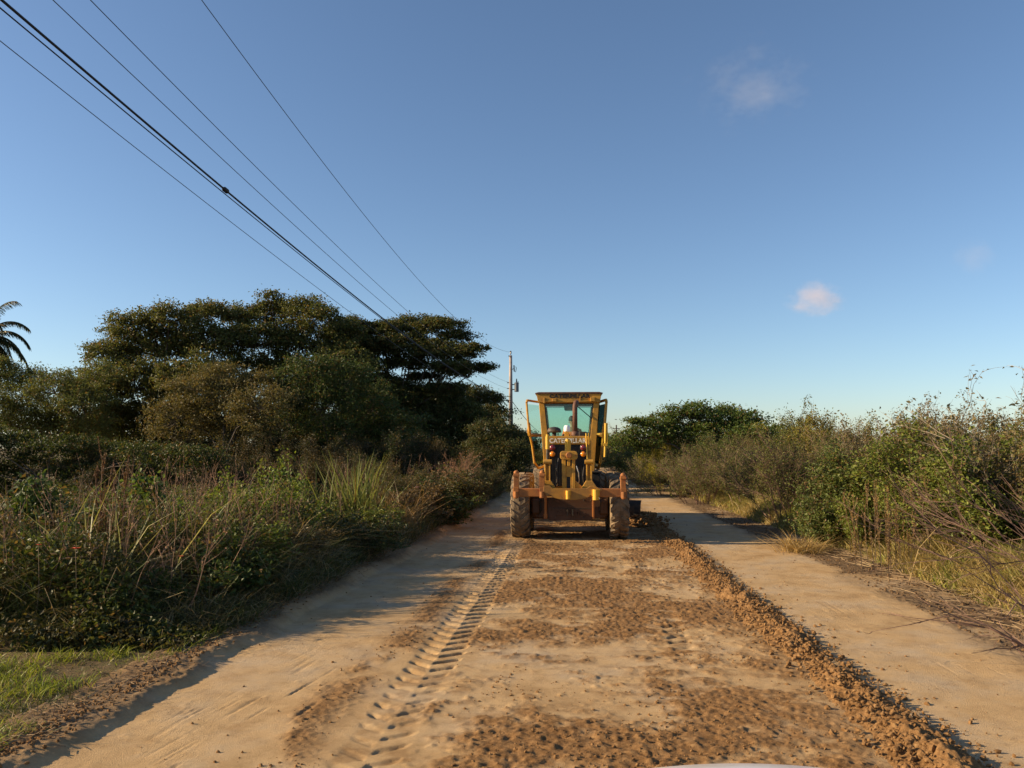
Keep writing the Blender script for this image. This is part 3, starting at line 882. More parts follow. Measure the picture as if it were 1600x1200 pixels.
# palm at the left border
def palm(px, py, tpx, Y):
    rng = np.random.default_rng(9)
    c = np.array(at(px, py, Y)); bx = at(tpx, 700, Y).x
    base = np.array([bx, Y, float(ground_z(bx, Y))])
    root = empty('palm_tree', base)
    tag(root, 'palm tree with drooping feathery fronds cut by the left border', 'palm tree')
    A, B, ra, rb = [], [], [], []
    pr = base
    for k in range(1, 11):
        t = k / 10
        q = base * (1 - t) + c * t + np.array([0.25 * math.sin(t * 3), 0, 0])
        A.append(pr); B.append(q); ra.append(0.19 - 0.04 * t + 0.012); rb.append(0.19 - 0.04 * t)
        pr = q
    v, f = tubes(np.array(A), np.array(B), np.array(ra), np.array(rb), 9)
    link('trunk', np_mesh('palm_trunk', v - base, f, True), M['bark'], root)
    for k in range(34):
        a = k * 2.399
        el = R(80 - 120 * (k / 33))
        d = np.array([math.cos(a) * math.cos(el), math.sin(a) * math.cos(el), math.sin(el)])
        L = rng.uniform(2.6, 3.4)
        n = 14
        pts = [pr.copy()]
        for j in range(n):
            d = unit(d + np.array([0, 0, -0.14 - 0.004 * j]))
            pts.append(pts[-1] + d * L / n)
        pts = np.array(pts)
        tv = tubes(pts[:-1], pts[1:], np.linspace(0.03, 0.008, n), np.linspace(0.028, 0.006, n), 3)
        LV = []
        for j in range(2, n + 1):
            dd = unit(pts[j] - pts[j - 1]); sd = unit(np.cross(dd, [0, 0, 1.0]))
            for s_ in (-1, 1):
                for e in (0.0, 0.2, 0.4, 0.6, 0.8):
                    p0 = pts[j] - dd * e * L / n
                    tipv = unit(sd * s_ * 0.8 + dd * 0.7 + np.array([0, 0, -0.5 - 0.5 * rng.random()]))
                    ln = 0.62 * (1 - 0.45 * j / n) * rng.uniform(0.8, 1.2)
                    w_ = np.cross(tipv, sd * s_) ; w_ = unit(w_) * 0.022
                    LV.append([p0 - w_, p0 + w_, p0 + tipv * ln * 0.6 + w_ * 0.9 + [0, 0, -0.02], p0 + tipv * ln * 0.6 - w_ * 0.9])
                    LV.append([p0 + tipv * ln * 0.6 - w_ * 0.9, p0 + tipv * ln * 0.6 + w_ * 0.9, p0 + tipv * ln + w_ * .2 + [0, 0, -0.08], p0 + tipv * ln - w_ * .2 + [0, 0, -0.08]])
        LV = np.array(LV).reshape(-1, 3)
        v, f = join([tv, (LV, np.arange(len(LV)).reshape(-1, 4))])
        o = link('frond', np_mesh('palm_frond', v - base, f), M['leaf'], root)
        o.color = (0.035, 0.045, 0.02, 1)
palm(-26, 530, -42, 44)

# ------------------------------------------------------------------ verges: grass, weeds, stalks
rng = np.random.default_rng(5)
def ground_pts(x, y): return np.stack([x, y, ground_z(x, y) - 0.02], 1)

n = 105000
y = 4.6 + 44 * rng.random(n) ** 1.9
x = road_left(y) - 0.15 - 7.0 * rng.random(n) ** 1.25 * np.clip(y / 16, 0.55, 1.0) - np.where((rng.random(n) < 0.10) & (y > 9.5), rng.uniform(2, 9, n), 0)
dens = fbm(x * 0.9, y * 0.9, 201, 3)
far_in = np.clip((road_left(y) - 0.1 - x) / np.interp(y, [7, 11], [1.7, 0.75]), 0, 1)
near = sstep(6.9, 8.6, y + 0.12 * (-4.2 - x))
h = (0.18 + (0.16 + 0.62 * dens) * far_in) * (0.16 + 0.84 * near) * rng.uniform(0.55, 1.2, n)
h = h * np.where(y > 20, 0.85, 1.0) * (0.40 + 1.25 * vnoise(y * 1.25 + 0.3 * x, x * 0.5, 203)) * np.where(rng.random(n) < 0.05, 1.45, 1.0)
keep = rng.random(n) < (0.35 + 1.2 * sstep(0.35, 0.6, dens)) * (0.45 + 0.55 * near)
P = ground_pts(x, y)[keep]; hh = h[keep]
wd = 0.004 + 0.00045 * P[:, 1] + 0.002 * rng.random(len(P))
v, f = blades(P, hh, rng, wd, 0.38, 0.9)
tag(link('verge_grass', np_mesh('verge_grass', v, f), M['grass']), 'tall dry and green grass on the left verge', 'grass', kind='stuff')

n = 34000                         # short green grass in the left foreground
y = rng.uniform(4.7, 9.2, n); x = rng.uniform(-7.5, -3.6, n)
kd = fbm(x * 1.4, y * 1.4, 207, 3)
keep = (rng.random(n) < sstep(0.48, 0.66, kd + 0.22 * np.exp(-((x + 4.6) / 0.7) ** 2 - ((y - 6.5) / 0.6) ** 2)))
P = ground_pts(x, y)[keep]
v, f = blades(P, rng.uniform(0.04, 0.15, len(P)), rng, 0.007, 0.4, 0.6)
tag(link('short_grass', np_mesh('short_grass', v, f), M['green_grass']), 'short bright green grass in the left foreground', 'grass', kind='stuff')

n = 210000                        # leafy weeds
y = 5.8 + 34 * rng.random(n) ** 1.7
x = road_left(y) - 0.35 - 6.5 * rng.random(n) ** 1.25 * np.clip(y / 14, 0.55, 1.4)
cl = fbm(x * 1.5 + 9, y * 1.5, 211, 3)
far_in = np.clip((road_left(y) - 0.3 - x) / np.interp(y, [7, 11], [1.6, 0.8]), 0, 1)
near = sstep(6.7, 8.2, y + 0.12 * (-4.2 - x))
keep = (rng.random(n) < sstep(0.40, 0.6, cl)) & (near > 0.15)
P = ground_pts(x, y)
P[:, 2] += (0.06 + (0.30 + 0.80 * cl) * far_in * near) * rng.random(n) ** 0.6
P = P[keep]
v, f = leaf_quads(P, 0.045 + 0.0016 * P[:, 1], rng, up=0.5, aspect=0.6)
tag(link('weeds', np_mesh('weeds', v, f), M['weed']), 'leafy green weeds tangled among the left verge grass', 'weeds', kind='stuff')

n = 380                           # dry stalks with side twigs and seed heads
y = 7.8 + 25 * rng.random(n) ** 1.5
x = road_left(y) - 0.8 - 5.0 * rng.random(n) * np.clip(y / 14, 0.6, 1.4)
st = ground_pts(x, y)
d = rng.normal(0, 0.28, (n, 3)); d[:, 2] = 1
seg, PL = branches(rng, st, d, rng.uniform(0.7, 1.5, n), 0.006, 2, [5], ratio=0.3, spread=0.5, up=0.3, bend=0.12, tmin=0.5)
tv = tubes(*seg)
hd = leaf_quads(pick_along(PL, 14000, rng, 0.3), 0.026, rng, aspect=0.5)
tag(link('dry_stalks', np_mesh('dry_stalks', *join([tv, hd])), M['dead_twig']), 'dry brown stalks with seed heads on the left verge', 'dry weeds', kind='stuff')

n = 160000                        # right verge
y = 5.5 + 30 * rng.random(n) ** 1.7
x = road_right(y) + 0.95 + 3.4 * rng.random(n) ** 1.1
kd = fbm(x * 1.2, y * 1.2, 221, 3)
fi = np.clip((x - road_right(y) - 0.8) / 1.1, 0, 1)
h = (0.08 + (0.20 + 0.50 * kd) * fi) * rng.uniform(0.5, 1.2, n)
keep = rng.random(n) < sstep(0.25, 0.5, kd) * (0.25 + 0.75 * fi)
P = ground_pts(x, y)[keep]
v, f = blades(P, h[keep], rng, 0.006 + 0.0006 * P[:, 1], 0.35, 0.6)
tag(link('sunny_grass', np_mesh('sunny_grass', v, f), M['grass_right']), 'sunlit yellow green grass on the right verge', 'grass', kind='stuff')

n = 22000
y = 6.5 + 20 * rng.random(n) ** 1.5
x = road_right(y) + 1.5 + 2.4 * rng.random(n)
cl = fbm(x * 1.6 + 9, y * 1.6, 231, 3)
P = ground_pts(x, y); P[:, 2] += (0.05 + 0.5 * cl * np.clip((x - road_right(y) - 1.2) / 1.4, 0, 1)) * rng.random(n)
P = P[rng.random(n) < sstep(0.45, 0.62, cl)]
v, f = leaf_quads(P, 0.035 + 0.001 * P[:, 1], rng, up=0.5, aspect=0.6)
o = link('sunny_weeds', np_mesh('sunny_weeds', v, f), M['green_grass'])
tag(o, 'low leafy green weeds in the sunlit right verge', 'weeds', kind='stuff')

n = 700                           # dead grass and twigs on the left bank
y = 4.8 + 22 * rng.random(n) ** 1.5; x = road_left(y) + rng.normal(-0.30, 0.16, n)
P = np.stack([x, y, np.maximum(road_fields(x, y)[0], ground_z(x, y)) + 0.012], 1)
a = rng.uniform(0, 6.28, n); L = rng.uniform(0.03, 0.15, n)
Q = P + np.stack([np.cos(a) * L, np.sin(a) * L, rng.uniform(-0.005, 0.05, n)], 1)
tag(link('bank_litter', np_mesh('bank_litter', *tubes(P, Q, np.full(n, 0.003), np.full(n, 0.002))), M['stalk']), 'dead grass and twigs strewn along the left road bank', 'straw', kind='stuff')

n = 700                           # cut straw and twigs lying on the right edge
y = rng.uniform(7, 17, n); x = road_right(y) + rng.normal(1.1, 0.35, n)
P = np.stack([x, y, np.maximum(ground_z(x, y), 0.0) + 0.03], 1)
a = rng.uniform(0, 6.28, n); L = rng.uniform(0.08, 0.4, n)
Q = P + np.stack([np.cos(a) * L, np.sin(a) * L, rng.uniform(-0.01, 0.06, n)], 1)
tag(link('straw_litter', np_mesh('straw_litter', *tubes(P, Q, np.full(n, 0.005), np.full(n, 0.003))), M['stalk']), 'bits of straw and twig lying along the right road edge', 'straw', kind='stuff')

# single plants that stand out
def tussock(label, px, Y, n, h, width, colour, seed, lean=0.3, droop=0.25, rad=0.15, dz=0.0, direction=None, name='grass_tussock'):
    rng = np.random.default_rng(seed)
    x, y, z_ = place(px, Y)
    P = np.stack([rng.normal(0, rad, n), rng.normal(0, rad, n), np.full(n, 0.0)], 1)
    v, f = blades(P, h * rng.uniform(0.55, 1.1, n), rng, width, lean, droop, direction)
    o = link(name, np_mesh(name, v, f), M['leaf'])
    o.location = (x, y, z_ + dz); o.color = (*colour, 1)
    tag(o, label, 'grass tuft')
    return o
tussock('large green tussock of stiff upright blades on the left verge', 560, 15.5, 150, 1.75, 0.024, (0.15, 0.17, 0.05), 31, lean=0.28, droop=0.12, rad=0.20)
tussock('thin group of tall green blades left of the large tussock', 490, 14.5, 26, 1.6, 0.024, (0.14, 0.165, 0.045), 32, lean=0.22, droop=0.1, rad=0.22)
tussock('loose straw coloured tuft right of the large green tussock', 620, 16.5, 130, 1.25, 0.014, (0.25, 0.16, 0.075), 33, lean=0.4, droop=0.6, rad=0.25)
tussock('long pale reeds arching above the dark hedge in the left foreground', 165, 8.4, 14, 1.75, 0.020, (0.26, 0.25, 0.12), 34, lean=0.4, droop=0.3, rad=0.25)
tussock('upright green reeds beside the brown seed spike', 60, 8.6, 12, 1.7, 0.016, (0.16, 0.17, 0.06), 35, lean=0.25, droop=0.25, rad=0.25)
tussock('tall green grass clump left of the bright green bush', 290, 10.5, 110, 1.45, 0.014, (0.12, 0.15, 0.035), 36, lean=0.28, droop=0.35, rad=0.3)
tussock('yellow green grass clump right of the rusty brown seed spike', 225, 10.0, 120, 1.25, 0.012, (0.17, 0.19, 0.045), 41, lean=0.34, droop=0.5, rad=0.3)
tussock('straw coloured grass clump below the tall green grass clump', 325, 10.0, 130, 1.0, 0.011, (0.24, 0.18, 0.075), 42, lean=0.4, droop=0.7, rad=0.3)
tussock('dry golden grass clump between the dark dry weeds and the large tussock', 470, 12.2, 130, 0.95, 0.012, (0.27, 0.19, 0.08), 43, lean=0.42, droop=0.7, rad=0.3)
tussock('sunlit green grass clump nearest the left border', 20, 8.0, 120, 1.0, 0.011, (0.14, 0.16, 0.04), 44, lean=0.36, droop=0.6, rad=0.3)
tussock('pale dry grass tuft at the foot of the shadowed hollow in the right bank', 1247, 15.4, 420, 0.62, 0.012, (0.40, 0.28, 0.12), 37, lean=0.5, droop=0.9, rad=0.14)
tussock('bent straw reeds leaning over the right verge grass', 1440, 12.2, 14, 1.25, 0.011, (0.50, 0.40, 0.22), 38, lean=1.1, droop=0.9, rad=0.25, direction=np.array([0.8, -0.3, 0]))

def spikes(label, px, Y, n, h, mat, seed, w=0.35, leafn=2600, leaf=0.03, colr=None, name='dry_weed'):
    rng = np.random.default_rng(seed)
    x, y, z_ = place(px, Y)
    st = np.stack([rng.normal(0, w * 0.5, n), rng.normal(0, w * 0.5, n), np.full(n, -0.02)], 1)
    d = rng.normal(0, 0.10, (n, 3)); d[:, 2] = 1
    d[:, :2] += st[:, :2] * 0.35
    seg, PL = branches(rng, st, d, h * rng.uniform(0.7, 1.05, n), 0.008, 2, [12], ratio=0.16, spread=0.35, up=0.6, bend=0.05, tmin=0.3)
    root = empty(name, (x, y, z_)); tag(root, label, 'dry weeds')
    link('stalks', np_mesh(name + '_stalks', *tubes(*seg)), M[mat], root)
    o = link('seed_heads', np_mesh(name + '_heads', *leaf_quads(pick_along(PL, leafn, rng), leaf, rng, aspect=0.5)), M['leaf'], root)
    o.color = (*(colr or (0.2, 0.13, 0.07)), 1)
spikes('dense rusty brown seed spike rising against the dark hedge', 178, 9.2, 6, 1.75, 'dead_twig', 51, w=0.30, leafn=4200, colr=(0.13, 0.075, 0.05))
spikes('straw yellow upright weeds on the sunny right verge', 1390, 13.2, 26, 1.45, 'stalk', 52, w=0.75, leafn=5200, colr=(0.30, 0.20, 0.09))
spikes('dark brown dry weeds below the bright green bush', 410, 11.2, 14, 1.15, 'dead_twig', 53, w=0.35, leafn=2200, colr=(0.15, 0.095, 0.06))

x, y, z_ = place(400, 12.4)
geo = shrub_geo(61, 1.5, 1.75, 8, [7, 5], 4600, 0.055, up=0.3, spread=0.5, rad=0.012)
shrub('leafy_shrub', 'bright yellow green leafy bush catching the sun on the left verge', 'shrub', (x, y, z_), meshes(geo, 'bright_bush'), (0.15, 0.19, 0.025))
x, y, z_ = place(440, 12.8)
geo = shrub_geo(62, 0.5, 2.15, 3, [5, 3], 420, 0.06, up=0.4, spread=0.3, rad=0.009)
shrub('leafy_shoot', 'tall thin leafy shoot rising above the bright green bush', 'shrub', (x, y, z_), meshes(geo, 'shoot'), (0.15, 0.16, 0.04), mats=('pale_twig', 'leaf'))
x, y, z_ = place(705, 24.0)
geo = shrub_geo(63, 1.3, 2.2, 10, [12, 8], 900, 0.04, up=0.2, spread=0.35, rad=0.012)
shrub('dead_bush', 'dead copper brown bush on the left verge before the dark grove', 'shrub', (x, y, z_), meshes(geo, 'dead_bush'), (0.30, 0.15, 0.07), mats=('dead_twig', 'leaf'))

for lab, px, Y, kind, i, colr, rz, sc_ in (
  ('low brown withered shrub under the pale arching reeds', 30, 9.4, 'small', 0, (0.10, 0.075, 0.035), 0.3, (1.0, 1.0, 0.95)),
  ('dark green low shrub left of the rusty brown seed spike', 120, 8.9, 'small', 0, (0.05, 0.075, 0.02), 1.3, (0.9, 0.9, 0.85)),
  ('dull olive low shrub right of the rusty brown seed spike', 235, 10.2, 'small', 0, (0.095, 0.09, 0.03), 2.2, (1.1, 1.1, 0.95)),
  ('grass green low shrub between the tall clump and the bright bush', 335, 11.6, 'small', 0, (0.11, 0.15, 0.028), 3.1, (1.0, 1.0, 1.0)),
  ('low fresh green bush right of the bright yellow green bush', 455, 13.6, 'small', 0, (0.13, 0.17, 0.03), 4.0, (1.1, 1.1, 0.9)),
  ('yellow green low bush at the foot of the large tussock', 575, 14.6, 'small', 0, (0.15, 0.18, 0.03), 4.9, (1.0, 1.0, 0.72)),
  ('brown withered low bush right of the straw coloured tuft', 655, 18.0, 'small', 0, (0.115, 0.08, 0.04), 5.6, (1.3, 1.3, 1.0)),
  ('shaded olive bush below the dead copper brown bush', 700, 21.5, 'small', 0, (0.075, 0.075, 0.03), 0.9, (1.6, 1.6, 1.2)),
  ('broad leaved dark green bush behind the sunlit green clump at the left border', 45, 10.6, 'broad', 0, (0.055, 0.085, 0.022), 1.0, (1.1, 1.1, 1.05)),
  ('broad leaved mid green bush behind the dull olive low shrub', 205, 11.8, 'broad', 0, (0.085, 0.125, 0.028), 2.0, (1.1, 1.1, 1.05)),
  ('low broad leaved bush on the road edge below the straw coloured clump', 345, 9.3, 'broad', 0, (0.070, 0.100, 0.024), 3.0, (0.75, 0.75, 0.62)),
  ('rounded light green bush in front of the bright yellow green bush', 385, 10.4, 'small', 0, (0.125, 0.160, 0.032), 4.0, (1.0, 1.0, 0.85)),
  ('brownish fine leaved bush on the road edge below the golden grass clump', 455, 11.2, 'small', 0, (0.105, 0.082, 0.036), 5.0, (0.95, 0.95, 0.70)),
  ('broad leaved green bush left of the thin group of tall blades', 440, 15.6, 'broad', 0, (0.095, 0.140, 0.028), 0.4, (1.1, 1.1, 1.05)),
  ('dark leafy bush on the road edge below the yellow green low bush', 555, 13.2, 'small', 0, (0.060, 0.075, 0.026), 1.7, (1.1, 1.1, 0.72)),
  ('olive brown bush behind the loose straw coloured tuft', 615, 19.6, 'olive', 0, (0.085, 0.080, 0.032), 2.9, (0.75, 0.75, 0.58)),
  ('green bush against the road between the pink flower and the dead bush', 672, 19.0, 'broad', 0, (0.070, 0.095, 0.028), 3.9, (1.0, 1.0, 0.85)),
  ('dim grey green bush on the left road edge near the grader', 745, 26.0, 'olive', 0, (0.08, 0.085, 0.04), 2.6, (0.8, 0.8, 0.6))):
    x, y, z_ = place(px, Y)
    root = empty('verge_shrub', (x, y, z_), rz); root.scale = sc_
    tag(root, lab, 'shrub')
    sm, lm = P_(kind, i)
    link('stems', sm, M['twig'], root)
    o = link('foliage', lm, M['leaf'], root); o.color = (*colr, 1)

# bare branches fallen and leaning at the right border
rng = np.random.default_rng(71)
b0 = np.array(place(1640, 10.2))
n = 17
st = b0 + np.stack([rng.uniform(-0.1, 1.3, n), rng.uniform(-0.4, 2.6, n), rng.uniform(0.05, 0.5, n)], 1)
d = np.stack([rng.uniform(-1.3, -0.5, n), rng.normal(0, 0.25, n), rng.uniform(0.35, 1.0, n)], 1)
seg, PL = branches(rng, st, d, rng.uniform(1.0, 1.75, n), 0.012, 3, [6, 4], ratio=0.5, spread=0.35, up=0.05, bend=0.10)
root = empty('bare_shrub', b0); tag(root, 'leaning dark reddish bare branches without leaves at the right border', 'shrub')
v, f = tubes(*seg); link('stems', np_mesh('bare_stems', v - b0, f), M['red_twig'], root)
b0 = np.array(place(1720, 7.6))
ang = rng.uniform(0, 1, 5)
st = np.repeat((b0 + np.array([0, 0, -0.05]))[None], 5, 0)
d = np.stack([np.array([-1.0, -1.1, -0.8, -0.9, -0.5]), np.array([-0.25, 0.1, 0.3, 0.0, 0.35]), np.array([0.25, 0.55, 0.75, 1.0, 1.2])], 1)
seg, PL = branches(rng, st, d, np.array([1.5, 1.7, 1.6, 1.7, 1.5]), 0.014, 3, [7, 3], ratio=0.42, spread=0.42, up=-0.05, bend=0.16)
root = empty('bare_branch', b0); tag(root, 'bare dark branches reaching low across the right verge grass nearest the camera', 'branch')
v, f = tubes(*seg); link('stems', np_mesh('low_branch_stems', v - b0, f), M['red_twig'], root)

# little flowers
def flower(label, px, py, Y, mat, r=0.03):
    p = at(px, py, Y)
    z0 = float(ground_z(p.x, Y))
    root = empty('wild_flower', (p.x, Y, z0)); tag(root, label, 'flower')
    hgt = p.z - z0
    v, f = tubes(np.array([[0, 0, 0.0], [0.03, 0, hgt * .5]]), np.array([[0.03, 0, hgt * .5], [0, 0, hgt]]), np.array([0.004, 0.004]), np.array([0.004, 0.003]))
    link('stem', np_mesh('flower_stem', v, f), M['stalk'], root)
    PV = []
    for k in range(7):
        a = k * 2 * math.pi / 7; b = a + 0.42; c = a - 0.42
        PV += [[0, 0, hgt], [r * .7 * math.cos(c), r * .7 * math.sin(c), hgt + r * .35], [r * 1.2 * math.cos(a), r * 1.2 * math.sin(a), hgt + r * .3], [r * .7 * math.cos(b), r * .7 * math.sin(b), hgt + r * .35]]
    link('petals', np_mesh('petals', np.array(PV), np.arange(28).reshape(-1, 4)), mat, root)
M['petal_red'] = principled('red_petal', (0.62, 0.09, 0.03), 0.6)
M['petal_pink'] = principled('pink_petal', (0.55, 0.28, 0.27), 0.6)
flower('larger red flower among the weeds at the left', 118, 858, 7.6, M['petal_red'], 0.045)
flower('small red flower nearest the left border', 60, 852, 7.6, M['petal_red'], 0.028)
flower('red flower in the shaded weeds below the dark brown dry stalks', 283, 870, 8.4, M['petal_red'], 0.03)
flower('pink flower head on a thin stem right of the large tussock', 651, 762, 16.0, M['petal_pink'], 0.05)

# ------------------------------------------------------------------ solid-shape builder
class MB:
    def __init__(s): s.bm = bmesh.new()
    def box(s, x0, x1, y0, y1, z0, z1):
        v = [s.bm.verts.new((x, y, z)) for z in (z0, z1) for y in (y0, y1) for x in (x0, x1)]
        for f in ((0, 2, 3, 1), (4, 5, 7, 6), (0, 1, 5, 4), (2, 6, 7, 3), (0, 4, 6, 2), (1, 3, 7, 5)):
            s.bm.faces.new([v[i] for i in f])
        return s
    def prism(s, poly, a0, a1, axis='y'):
        """poly of (u,w) pairs extruded along an axis: y -> (x,z), x -> (y,z), z -> (x,y)"""
        def p(u, w, a):
            return (u, a, w) if axis == 'y' else ((a, u, w) if axis == 'x' else (u, w, a))
        A = [s.bm.verts.new(p(u, w, a0)) for u, w in poly]
        B = [s.bm.verts.new(p(u, w, a1)) for u, w in poly]
        n = len(poly)
        s.bm.faces.new(A); s.bm.faces.new(B[::-1])
        for i in range(n): s.bm.faces.new([A[i], B[i], B[(i + 1) % n], A[(i + 1) % n]])
        return s
    def tube(s, pts, r, seg=12, caps=True):
        pts = [Vector(p) for p in pts]
        rs = r if isinstance(r, (list, tuple)) else [r] * len(pts)
        rings = []
        for i, p in enumerate(pts):
            t = (pts[min(i + 1, len(pts) - 1)] - pts[max(i - 1, 0)]).normalized()
            ref = Vector((0, 0, 1)) if abs(t.z) < 0.9 else Vector((1, 0, 0))
            if i and abs(t.dot(u0)) < 0.9: u = (u0 - t * u0.dot(t)).normalized()
            else: u = t.cross(ref).normalized()
            u0 = u
            w = t.cross(u)
            rings.append([s.bm.verts.new(p + (u * math.cos(2 * math.pi * k / seg) + w * math.sin(2 * math.pi * k / seg)) * rs[i]) for k in range(seg)])
        for a, b in zip(rings[:-1], rings[1:]):
            for k in range(seg):
                s.bm.faces.new([a[k], a[(k + 1) % seg], b[(k + 1) % seg], b[k]])
        if caps:
            s.bm.faces.new(rings[0][::-1]); s.bm.faces.new(rings[-1])
        return s
    def lathe(s, prof, c, axis='z', seg=28):
        """prof [(r, a)] turned about an axis through c"""
        rings = []
        for r, a in prof:
            ring = []
            for k in range(seg):
                t = 2 * math.pi * k / seg
                u, w = r * math.cos(t), r * math.sin(t)
                p = {'z': (u, w, a), 'x': (a, u, w), 'y': (u, a, w)}[axis]
                ring.append(s.bm.verts.new((p[0] + c[0], p[1] + c[1], p[2] + c[2])))
            rings.append(ring)
        for a, b in zip(rings[:-1], rings[1:]):
            for k in range(seg): s.bm.faces.new([a[k], a[(k + 1) % seg], b[(k + 1) % seg], b[k]])
        if prof[0][0] > 1e-4: s.bm.faces.new(rings[0][::-1])
        if prof[-1][0] > 1e-4: s.bm.faces.new(rings[-1])
        return s
    def build(s, name, mat, parent=None, bevel=0.008, smooth=False):
        bmesh.ops.remove_doubles(s.bm, verts=s.bm.verts, dist=1e-5)
        bmesh.ops.recalc_face_normals(s.bm, faces=s.bm.faces)
        if smooth:
            for f in s.bm.faces: f.smooth = True
        me = bpy.data.meshes.new(name)
        s.bm.to_mesh(me); s.bm.free()
        o = link(name, me, mat, parent)
        if bevel:
            b = o.modifiers.new('bevel', 'BEVEL'); b.width = bevel; b.segments = 2; b.limit_method = 'ANGLE'; b.angle_limit = R(35)
        if smooth and bevel:
            pass
        return o

def lettering(text, size, width, mat, parent, loc, name='lettering', bold=0.0):
    """flat raised letters facing -Y, centred on loc"""
    cu = bpy.data.curves.new(name, 'FONT')
    cu.body = text; cu.size = size; cu.align_x = 'CENTER'; cu.align_y = 'CENTER'; cu.extrude = 0.002; cu.offset = bold
    cu.space_character = 1.05
    tmp = bpy.data.objects.new('tmp', cu); col.objects.link(tmp)
    dg = bpy.context.evaluated_depsgraph_get(); dg.update()
    me = bpy.data.meshes.new_from_object(tmp.evaluated_get(dg))
    bpy.data.objects.remove(tmp)
    w = max(v.co.x for v in me.vertices) - min(v.co.x for v in me.vertices)
    cx_ = (max(v.co.x for v in me.vertices) + min(v.co.x for v in me.vertices)) / 2
    for v in me.vertices: v.co.x = (v.co.x - cx_) * width / w
    me.name = name
    me.materials.clear()
    o = link(name, me, mat, parent)
    o.rotation_euler = (math.pi / 2, 0, 0)
    o.location = loc
    return o

# ------------------------------------------------------------------ motor grader
GX, GY = -0.29, 17.3
gr = empty('motor_grader', (GX, GY, 0), R(1.0))
tag(gr, 'old yellow motor grader seen from behind, scraping the dirt road', 'motor grader')

def make_tyre_mesh(rad=0.685, wid=0.40, rim=0.30, lugs=22, side=1):
    m = MB()
    h = wid / 2; b = rad - 0.035
    m.lathe([(rim, -h * 0.70), (rim + 0.05, -h * 0.93), (rim + 0.17, -h * 1.0), (b - 0.09, -h * 0.97), (b - 0.025, -h * 0.86), (b, -h * 0.6), (b + 0.006, 0),
             (b, h * 0.6), (b - 0.025, h * 0.86), (b - 0.09, h * 0.97), (rim + 0.17, h * 1.0), (rim + 0.05, h * 0.93), (rim, h * 0.70)], (0, 0, 0), 'x', 44)
    bm = m.bm
    def pt(a, x, r): return bm.verts.new((x, -math.sin(a) * r, math.cos(a) * r))
    pitch = 2 * math.pi / lugs
    for k in range(lugs):
        for sgn in (-1, 1):
            a0 = k * pitch + (0.5 * pitch if sgn > 0 else 0)
            ln = 0.60 * pitch
            # a slanting bar from near the middle to over the shoulder
            st = [(0.02, 0.0, rad), (h * 0.55, ln * 0.55, rad - 0.002), (h * 0.93, ln * 1.1, rad - 0.022), (h * 1.02, ln * 1.25, rad - 0.09)]
            wa = [0.20 * pitch, 0.21 * pitch, 0.24 * pitch, 0.22 * pitch]
            top0, bot0 = [], []
            for (x, da, r), w_ in zip(st, wa):
                x *= sgn
                top0.append((pt(a0 + da - w_, x, r), pt(a0 + da + w_, x, r)))
                inner = r - 0.05 if x * sgn < h else r - 0.02
                xx = x if x * sgn < h else x * 0.94
                bot0.append((pt(a0 + da - w_ * 1.25, xx, inner), pt(a0 + da + w_ * 1.25, xx, inner)))
            for q in range(3):
                (t0, t1), (u0, u1) = top0[q], top0[q + 1]
                (p0, p1), (v0, v1) = bot0[q], bot0[q + 1]
                bm.faces.new([t0, t1, u1, u0]); bm.faces.new([t0, u0, v0, p0]); bm.faces.new([t1, p1, v1, u1])
            bm.faces.new([top0[0][0], bot0[0][0], bot0[0][1], top0[0][1]])
            bm.faces.new([top0[3][0], top0[3][1], bot0[3][1], bot0[3][0]])
    bmesh.ops.recalc_face_normals(bm, faces=bm.faces)
    me = bpy.data.meshes.new('tyre')
    bm.to_mesh(me); bm.free()
    me.materials.append(M['tyre'])
    return me
TY = make_tyre_mesh()
m = MB()
m.lathe([(0.0, -0.05), (0.12, -0.05), (0.13, 0.0), (0.26, 0.02), (0.29, 0.08), (0.315, 0.13), (0.315, -0.13), (0.0, -0.13)], (0, 0, 0), 'x', 28)
for k in range(8):
    a = k * math.pi / 4
    m.lathe([(0.0, 0.035), (0.02, 0.035), (0.02, 0.0), (0.0, 0.0)], (0, 0.09 * math.cos(a), 0.09 * math.sin(a)), 'x', 6)
w0 = m.build('wheel', M['yellow'], gr, bevel=0)
WM = w0.data
bpy.data.objects.remove(w0)
TR = 0.685
def wheel(x, y, lean=0.0):
    w = link('wheel', WM, None, gr)
    w.location = (x, y, TR - 0.012)
    w.rotation_euler = (0.37 * y, lean, 0 if x > 0 else math.pi)
    t = link('tyre', TY, None, w)
    return w
TX = 1.045
for sx in (-1, 1):
    for y in (0.0, 1.52): wheel(sx * TX, y)
    wheel(sx * 0.86, 5.9, 0.03 * sx)

Yl, Yc, Ru, Be, Bk, St = M['yellow'], M['yellow_clean'], M['rusty'], M['belly'], M['black'], M['dark_steel']
# tandem cases and axle
for sx in (-1, 1):
    a, b = sorted((sx * 0.64, sx * 0.80))
    MB().prism([(-0.35, 0.55), (-0.2, 0.42), (1.7, 0.42), (1.9, 0.55), (1.9, 0.82), (1.7, 0.92), (-0.2, 0.92), (-0.35, 0.82)], a, b, 'x').build('tandem_case', Be, gr, 0.02)
MB().tube([(-0.64, 0.76, 0.66), (0.64, 0.76, 0.66)], 0.16, 16).box(-0.3, 0.3, 0.5, 1.1, 0.45, 0.95).build('axle_housing', Be, gr, 0.01)
